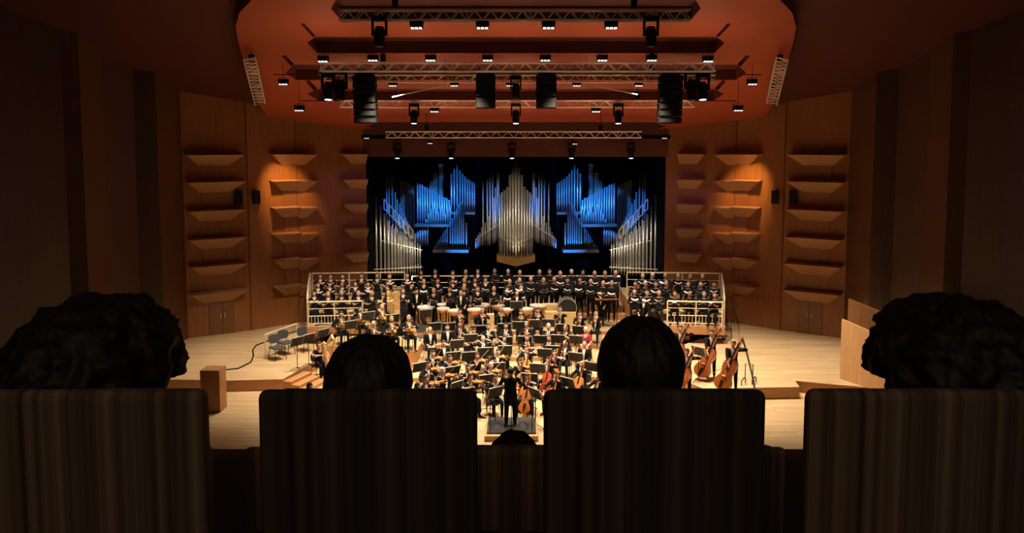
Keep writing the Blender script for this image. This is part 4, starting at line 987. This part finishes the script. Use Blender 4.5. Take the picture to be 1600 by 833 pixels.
for i,x in enumerate((718.6,754,783.4,814,840.6)):
    wind(x,(487,486,484.4,489,485.4)[i],W3,'trumpet_m','trumpet','%s of the trumpet row' % order(i,5),hair=('short','short','bald','short','short')[i],hcol=('black','grey','grey','chestnut','black')[i],skin=i%3)
for i,(x,y) in enumerate(((874.7,485.4),(905.9,490.7),(930.8,490.7))):
    wind(x,y,W3,'trombone_m','trombone','%s of three trombone players' % ('left','middle','right')[i],hair=('short','short','bald')[i],hcol=('grey','brown','grey')[i])
for i,(x,y,fl) in enumerate(((533.2,491,.75),(562.9,483,.75),(597,479.7,.75))):
    wind(x,y,fl,'horn_m','horn','%s of the rear horn players' % ('left','middle','right')[i],hair='short',hcol=('brown','black','grey')[i],dress='suit')
for i,(x,y,fl) in enumerate(((583.5,506,.75),(612,498.6,.75),(639,497,.75))):
    wind(x,y,fl,'horn_m','horn','%s of the front horn players' % ('left','middle','right')[i],hair=('bald','short','short')[i],hcol=('brown','blond','grey')[i],dress='suit')
# conductor and podium
pod = empty('conductor_podium',(-.13,23.35,0)); tag(pod,'low black carpeted conductor podium with wooden base','podium')
link('base', bevel_mesh(MB().box((-.78,-.78,0),(.78,.72,.16)).mesh('base','screen_wood'),.01), pod)
MB().box((-.72,-.62,.16),(.72,.70,.20)).obj('carpet_top','podium_carpet',pod)
b = MB(); b.tube([(-.62,-.66,.2),(-.62,-.66,1.2),(.60,-.66,1.2),(.60,-.66,.2)],.014,6); b.obj('back_rail','black_metal',pod)
MB().tube([(0.0,-.66,1.2),(0,-.66,.2)],.012,6).obj('rail_post','black_metal',pod)
cp = person('conduct', (-.16,23.45,.2), PI, 'person in a long black tailcoat conducting on the podium, seen from behind', 1.0, hair='short', hcol='black')
cp.scale = (1.13,1.08,1.0); M = PM(cp); r = empty('baton', (0,0,0)); r.matrix_world = M @ frame((-.24,-.50,1.17),(-.1,-1,.5),(0,0,1)); tag(r,'white baton in the conductor\'s hand','baton')
MB().tube([(0,0,0),(0,0,.36)],[.005,.002],6).obj('shaft','shirt_white',r); MB().ell((0,0,0),(.012,.012,.02),8,6).obj('grip','bow_stick',r)
# double basses
for i,(x,y,fl,wh,hcol) in enumerate(((1063.4,513.3,.4,'nearest the right choir deck','brown'),(1112.5,520.3,.4,'rear middle, before the deck fascia','black'),(1146,536.7,.4,'rightmost, beside the empty bass stand','blond'),(1073.5,550,.0,'front left, half hidden by the dark head','black'))):
    p, yw = place(x,y,fl,'bass_m',1.0,.25)
    p = Vector(p)
    o = person('bass_m', p, yw, 'person in black playing a double bass, '+wh, 1.0, hair='short', hcol=hcol, skin=(0,0,1,2)[i], group='double bass players')
    put('bass', PM(o) @ frame((-.42,-.52,.01),(.62,.34,1.55),(-.45,-1,.15)), 'brown double bass of the player '+wh, 'double bass', 'double basses')
    put('cbow', PM(o) @ frame((-.12,-.50,.98),(-.75,-.35,-.35),(0,-.3,-1)), 'bow of the double bass player '+wh, 'bow', 'string bows')
q = atz(1168,600,.4); r = empty('bass_stand', q, .3); tag(r,'empty black metal instrument stand right of the basses','stand')
MB().tube([(-.1,0,.22),(-.1,0,.72),(.2,0,.66),(.2,0,.2)],.018,6).obj('upright_frame','black_metal',r)
for s in (-.16,.26): MB().tube([(s-.16,-.12,.0),(s-.14,-.1,.16),(s,-.03,.24),(s+.14,.1,.16),(s+.15,.12,0)],.02,6).obj('foot_hoop','black_metal',r)
# harp
hp_, hy = place(498.4,539,0,'harp_f',1.0,1.0)
ho = person('harp_f', hp_, .75, 'person in a black dress seated playing the harp at left', hair='bun', hcol='black'); chair_for(ho,'black stool chair of the harp player')
r = empty('concert_harp', (0,0,0)); r.matrix_world = Matrix.Translation(Vector(hp_)) @ Matrix.Rotation(.75,4,'Z') @ Matrix.Translation((0,-.30,0)); tag(r,'gilded wooden concert harp beside the dark head at left','harp')
MB().tube([(0,-.72,.1),(0,-.80,1.62)],[.045,.035],10).obj('column','harp_gold',r)
MB().tube([(0,-.80,1.60),(0,-.68,1.72),(0,-.5,1.55),(0,-.3,1.32),(0,-.1,1.36),(0,.05,1.28)],[.045,.05,.045,.04,.045,.05],8).obj('neck','harp_gold',r)
MB().tube([(0,-.60,.12),(0,.05,1.28)],[.13,.05],10).obj('soundbox','harp_gold',r)
MB().box((-.18,-.85,0),(.18,-.45,.12)).obj('base','harp_gold',r)
def neckz(y): return np.interp(y,[-.68,-.5,-.3,-.1,.05],[1.70,1.53,1.30,1.33,1.28])
for k in range(20):
    y = -.62+.031*k; z = .12+(y+.60)/.65*1.16; MB().tube([(0,y,max(z,.15)),(0,y,float(neckz(y)))],.003,4,).obj('string','bow_hair',r)
wp, wy = place(484,604,0,'violin_f'); 
o = person('violin_f', wp, .9, 'person in black low beside the platform steps at left', hair='long', hcol='black', group='string players'); chair_for(o,'black chair beside the platform steps at left')
put('violin', PM(o) @ frame((.075,-.12,1.085),(.26,-.36,.02),(-.25,-.1,1)), 'violin of the player beside the platform steps', 'violin', 'violins in the orchestra')

# percussion
def timpano(px, py, wpx, floor, label, kettle='copper', head='drum_head'):
    H_ = .88; p = atz(px,py,floor+H_); R = wpx/2*p.y/F*1.0
    r = empty('timpani_drum',(p.x,p.y,floor)); tag(r,label,'drum','drums of the percussion section')
    MB().lathe([(.03,H_-R*.95-.05),(R*.35,H_-R*.85),(R*.7,H_-R*.62),(R*.92,H_-R*.32),(R*.98,H_-.03)],20).obj('kettle',kettle,r,True)
    MB().lathe([(R*1.0,H_-.06),(R*1.05,H_-.06),(R*1.05,H_),(R*.98,H_+.003)],20).obj('hoop','aluminium',r)
    MB().lathe([(.0001,H_+.004),(R*.99,H_+.004)],20).obj('drumhead',head,r)
    for k in range(4):
        a = PI/4+k*PI/2; c,s_ = math.cos(a),math.sin(a)
        MB().tube([(R*1.03*c,R*1.03*s_,H_-.05),(R*.98*c,R*.98*s_,H_*.5),(R*.75*c,R*.75*s_,.0)],.016,5).obj('strut','brass',r)
    MB().lathe([(R*.8,.02),(R*.8,.06),(R*.7,.06),(R*.7,.02)],16).obj('base_ring','black_metal',r)
for x,y,w_,l,k,h in ((665.6,479,27,'wide drum with bright white head, leftmost in the percussion row','chair_black','drum_head_white'),(689.7,475.5,19,'small white-headed drum behind the leftmost copper kettle','chair_black','drum_head_white'),
    (692.5,481.5,20,'leftmost copper kettledrum, right of the wide white drum','copper','drum_head'),(710.6,484.5,22,'second copper kettledrum from left','copper','drum_head'),(742,483,24,'third copper kettledrum, in front of the wide pink-headed one','copper','drum_head'),(752,475.5,26,'wide pink-headed kettledrum behind the third','copper','drum_head'),
    (778,476.4,22,'kettledrum left of the timpani player','copper','drum_head'),(792.6,482.5,19,'small kettledrum in front left of the timpani player','copper','drum_head'),(822,482,22,'kettledrum in front right of the timpani player','copper','drum_head'),(841,476.5,26,'rightmost kettledrum beside the wooden boxes','copper','drum_head')):
    timpano(x,y,w_,.6,l,k,h)
bd = atY(886,480,34.5); r = empty('bass_drum',(bd.x,bd.y,.6)); tag(r,'large upright bass drum with pale hoop at right of the percussion','drum')
zc = bd.z-.6; MX = Matrix.Translation((0,0,zc)) @ Matrix.Rotation(PI/2,4,'X')
MB().lathe([(.40,-.22),(.40,.22)],28,MX).obj('shell','chair_black',r,True)
for s in (-.22,.20): MB().lathe([(.395,s),(.425,s),(.425,s+.035),(.395,s+.035)],28,MX).obj('hoop','stand_rim',r)
for s in (.215,-.215): MB().lathe([(.0001,s),(.395,s)],28,MX).obj('drumhead','stand_plate',r)
for s in (-1,1): MB().tube([(s*.40,0,zc),(s*.40,0,.05),(s*.40,-.25,.0)],.02,6).obj('cradle_leg','black_metal',r)
MB().tube([(-.40,0,.10),(.40,0,.10)],.02,6).obj('cradle_bar','black_metal',r)
tb = atz(617,497,1.15-.4); tb = atY(617,490,32.7); r = empty('tubular_bells',(tb.x,32.4,.75)); tag(r,'set of brass tubular bells in a frame left of the choir','bells')
H_ = atY(617,456,32.4).z-.75
for k in range(8): MB().tube([(-.24+.068*k,0,.22+.02*k),(-.24+.068*k,0,H_)],.021,8).obj('tube','harp_gold',r)
for s in (-1,1): MB().tube([(s*.31,0,.02),(s*.31,0,H_+.1)],.02,6).obj('upright','black_metal',r); MB().tube([(s*.31,-.22,.012),(s*.31,.22,.012)],.02,6).obj('foot','black_metal',r)
MB().tube([(-.31,0,H_+.08),(.31,0,H_+.08)],.025,6).obj('crossbar','black_metal',r)
for i,(x0,x1,y0,y1,Y) in enumerate(((848,872,476,488,34.9),(852,900,488,497,34.2),(760,772,492,500,34.1),(1000,1000,0,0,0))):
    if Y == 0: continue
    a, c = atY(x0,y0,Y), atY(x1,y1,Y); z0 = .6; o = link('wooden_box', bevel_mesh(MB().box((a.x,Y,z0),(c.x,Y+.35,max(a.z,z0+.2))).mesh('wooden_box','bench_wood'),.012)); tag(o, ('tall wooden crate between kettledrum and bass drum','low wooden crate in front of the bass drum','small wooden crate under the kettledrums')[i],'crate')
def mallet_table(px,py,Y,wd,label):
    p = atY(px,py,Y); r = empty('xylophone',(p.x,Y,.6)); h = p.z-.6; tag(r,label,'xylophone')
    for k in range(14):
        L = .34-.012*k; MB().box((-wd/2+k*wd/14+.005,-L/2,h),(-wd/2+(k+1)*wd/14-.005,L/2,h+.02)).obj('bar','cello_wood',r)
    for s in (-1,1):
        MB().box((-wd/2,s*.13-.015,h-.05),(wd/2,s*.13+.015,h-.002)).obj('rail','black_metal',r)
        for e in (-1,1): MB().tube([(e*wd*.45,s*.13,h-.03),(e*wd*.45,s*.18,.01)],.014,5).obj('leg','black_metal',r)
mallet_table(948,468,34.4,1.0,'xylophone beside the bass drum at right')
for x,y,fl,desc,hcol,hr in ((720,455.4,.6,'person in black tails standing at the copper kettledrums','grey','short'),(807.8,456,.6,'person in white shirt and tails behind the central music stand','white','bald'),(938.8,455.4,.6,'person in white shirt and black suit standing beside the bass drum','brown','short'),(651,453,.6,'person in dark suit leaning over the left percussion stand','black','short'),(1005.8,466,.6,'person in suit bending at the far right of percussion','black','short')):
    sc_ = .92; p, yw = place(x,y+2.5,fl,'perc_m',sc_,.5)
    person('perc_m', p, yw, desc, sc_, hair=hr, hcol=hcol, group='percussion players')
# music stands: desk centre pixel and floor
stands = [(742.6,530,0),(758,549,0),(789,546,0),(790,532,W1),(820,531,W1),(846,530,W1),(851,551,0),(840,574.6,0),(828,590,0),(760,592,0),(774,612,0),(836,614,0),(777,573,0),(733,556,0),(708,556,0),(714,537,W1),(707,579,0),(713,603,0),(656,573,0),(864,546,W1-.15),(900,557,0),(900,530,W1),(923,572,0),(887,597,0),
          (834,505,W2),(857,504,W2),(872,529,W1),(905,515,W2),(880,512,W2),(807,476,.6),(811,508,W2),(788,511,W2),(754,514,W2),(735,528,W1),(679,510,W2),(701,510,W2),(665,489,W3),(548,507,.75),(575,493,.75),(614,497,.75),(628,518,.30)]
stl = sorted(stands, key=lambda t: t[1])
rows = {}
for x,y,fl in stands:
    rows.setdefault({0:'strings',W1:'front woodwind',W2:'rear woodwind',W3:'brass',.6:'timpani'}.get(fl,'left horn'), []).append((x,y,fl))
for rn, lst in rows.items():
    lst.sort(key=lambda t: (t[0]))
    for i,(x,y,fl) in enumerate(lst):
        p = atz(x,y,fl+1.09); p.z = fl; yw = yaw_to(p,.85)
        nm = order(i,len(lst)) if i < 20 else ('second from right' if i == len(lst)-2 else 'third from right')
        put('stand', Matrix.Translation(p) @ Matrix.Rotation(yw,4,'Z'), 'black music stand among the %s players%s' % (rn, ', '+nm if len(lst) > 1 else ''), 'music stand', 'music stands')
# empty chairs and stands of the left platform, bass stand
for i,(x,y) in enumerate(((434,562),(448,554),(478,549),(506,538))):
    p = atz(x,y,.4); put('gchair', Matrix.Translation(p) @ Matrix.Rotation(.8,4,'Z') @ Matrix.Scale(1.12,4), 'empty grey chair on the left platform, %s' % order(i,4), 'chair', 'empty chairs on the left platform')
for i,(x,y) in enumerate(((464,533),(482,528),(505,520))):
    p = atz(x,y,.4+1.09); p.z = .4; put('stand', Matrix.Translation(p) @ Matrix.Rotation(.9,4,'Z'), 'black music stand before the empty left chairs, %s' % order(i,3), 'music stand', 'music stands')
p = atz(1091.5,548,.4+1.09); p.z = .4; put('stand', Matrix.Translation(p) @ Matrix.Rotation(-.9,4,'Z'), 'black music stand in front of the double basses', 'music stand', 'music stands')
for i,(x,y) in enumerate(((661,516),(690,508))):
    p = atz(x,y+26,W3); put('gchair', Matrix.Translation(p) @ Matrix.Rotation(.5,4,'Z'), 'empty blue-grey chair behind the rear woodwind stands, %s of two' % ('left','right')[i], 'chair', 'empty chairs among the winds')
# floor cables
c1 = [(352,578),(372,576),(392,566),(396,556),(395,547),(400,540),(415,534),(432,528),(450,521),(470,516)]
o = MB().tube([atz(x,y,.42) for x,y in c1], .03, 6).obj('floor_cable','cable_black'); tag(o,'thick black cable winding over the left platform','cable')
c2 = [(1160,528),(1166,548),(1172,572),(1177,594),(1180,612)]
o = MB().tube([atz(x,y,.425) for x,y in c2], .035, 6).obj('floor_cable','cable_black'); tag(o,'straight black cable strip across the right platform','cable')

# ------------------------------------------------------------------ balcony audience
def seat(x, Ytop, ztop, wd, fab, label, group, hh=1.25):
    r = empty('theatre_seat',(x,Ytop,ztop-hh)); tag(r,label,'seat',group)
    M = Matrix.Rotation(math.radians(-6),4,'X')
    me = MB().box((-wd/2,-.0,.36),(wd/2,.05,hh)).mesh('back_shell',fab); link('back_shell', bevel_mesh(me,.022,3), r)
    me = MB().box((-wd/2+.02,.05,.42),(wd/2-.02,.13,hh-.02)).mesh('back_cushion',fab); link('back_cushion', bevel_mesh(me,.03,3), r)
    me = MB().box((-wd/2+.03,.12,.34),(wd/2-.03,.58,.46)).mesh('seat_cushion',fab); link('seat_cushion', bevel_mesh(me,.04,3), r)
    for s in (-1,1):
        me = MB().box((s*(wd/2+.02)-.035,.06,.60),(s*(wd/2+.02)+.035,.46,.64)).mesh('armrest','seat_shell'); link('armrest', bevel_mesh(me,.012), r)
        MB().box((s*(wd/2+.02)-.025,.12,0),(s*(wd/2+.02)+.025,.34,.60)).obj('side_panel','seat_shell',r)
    return r
Y1 = 2.1; zt1 = atY(800,613.5,Y1).z
for x0,x1,fab,l in ((-45,313,'seat_brown','brown striped auditorium seat at the far left'),(400,745,'seat_dark','dark auditorium seat left of centre'),(850,1200,'seat_dark','dark auditorium seat right of centre'),(1268,1640,'seat_brown','brown striped auditorium seat at the far right')):
    a, c = atY(x0,613,Y1), atY(x1,613,Y1); seat((a.x+c.x)/2,Y1,zt1,c.x-a.x,fab,l,'front seats of the balcony')
Y2 = 3.0; zt2 = atY(800,703,Y2).z
for i,xc in enumerate((-1.49,-.755,0.0,.75,1.48)):
    seat(xc,Y2,zt2,.60,'seat_brown','brown seat one row further down, %s of five' % order(i,5),'second-row balcony seats', 1.42)
fz1, fz2 = zt1-1.25, zt2-1.42
struct(MB().box((-6,1.2,fz1-.3),(6,2.75,fz1)).obj('floor_balcony','balcony_carpet'),'dark carpeted balcony step')
struct(MB().box((-6,2.75,fz2-.3),(6,4.3,fz2)).obj('floor_balcony','balcony_carpet'),'dark carpeted lower balcony step')
zp = atY(800,712,3.95).z; struct(MB().box((-6,4.2,fz2-.6),(6,4.32,atY(800,716,4.2).z)).obj('wall_parapet','parapet_wood'),'low wooden balcony parapet')
def audience(px, py, Y, wpx, floorz, label, kind, hcol, wide=1.0, tall=1.0):
    key = 'rest_m'; me, hc = POSES[key]; p = atY(px,py,Y); 
    s = 1.0; o = link('person', me); o.scale = (s,s,s); o.rotation_euler = (0,0,PI)
    o.location = (p.x, Y-hc.y*-1.0, p.z-hc.z*s)
    set_mat(o,1,SKINS[0]); set_mat(o,2,'tails_black')
    h = link('hair', hair_mesh(kind, True), o); h.location = hc; k = wpx*Y/F/(2*.082*({'short':1.1,'long':1.15,'bob':1.22,'curly':1.5}[kind])); h.scale = (k*wide,k,k*tall)
    set_mat(h,0,HAIRS[hcol]); tag(o,label,'person','balcony audience'); return o
audience(576,598,2.42,140,fz1,'dark-clad person seated left of centre, back of head before the horns','bob','black',1,.74)
audience(1001,574,2.42,136,fz1,'dark-clad person seated right of centre, back of head before the basses','bob','black',1,.82)
audience(803,742,3.35,96,fz2,'dark-clad person one row down, head below the conductor podium','short','black')
audience(155,575,2.5,270,fz1,'dark-clad person seated in the far left seat','curly','black',1,.6)
audience(1488,575,2.5,270,fz1,'dark-clad person seated in the far right seat','curly','black',1,.6)
for k in list(TPL):
    if k not in firsts:
        for ch in list(TPL[k].children): bpy.data.objects.remove(ch)
        bpy.data.objects.remove(TPL[k])
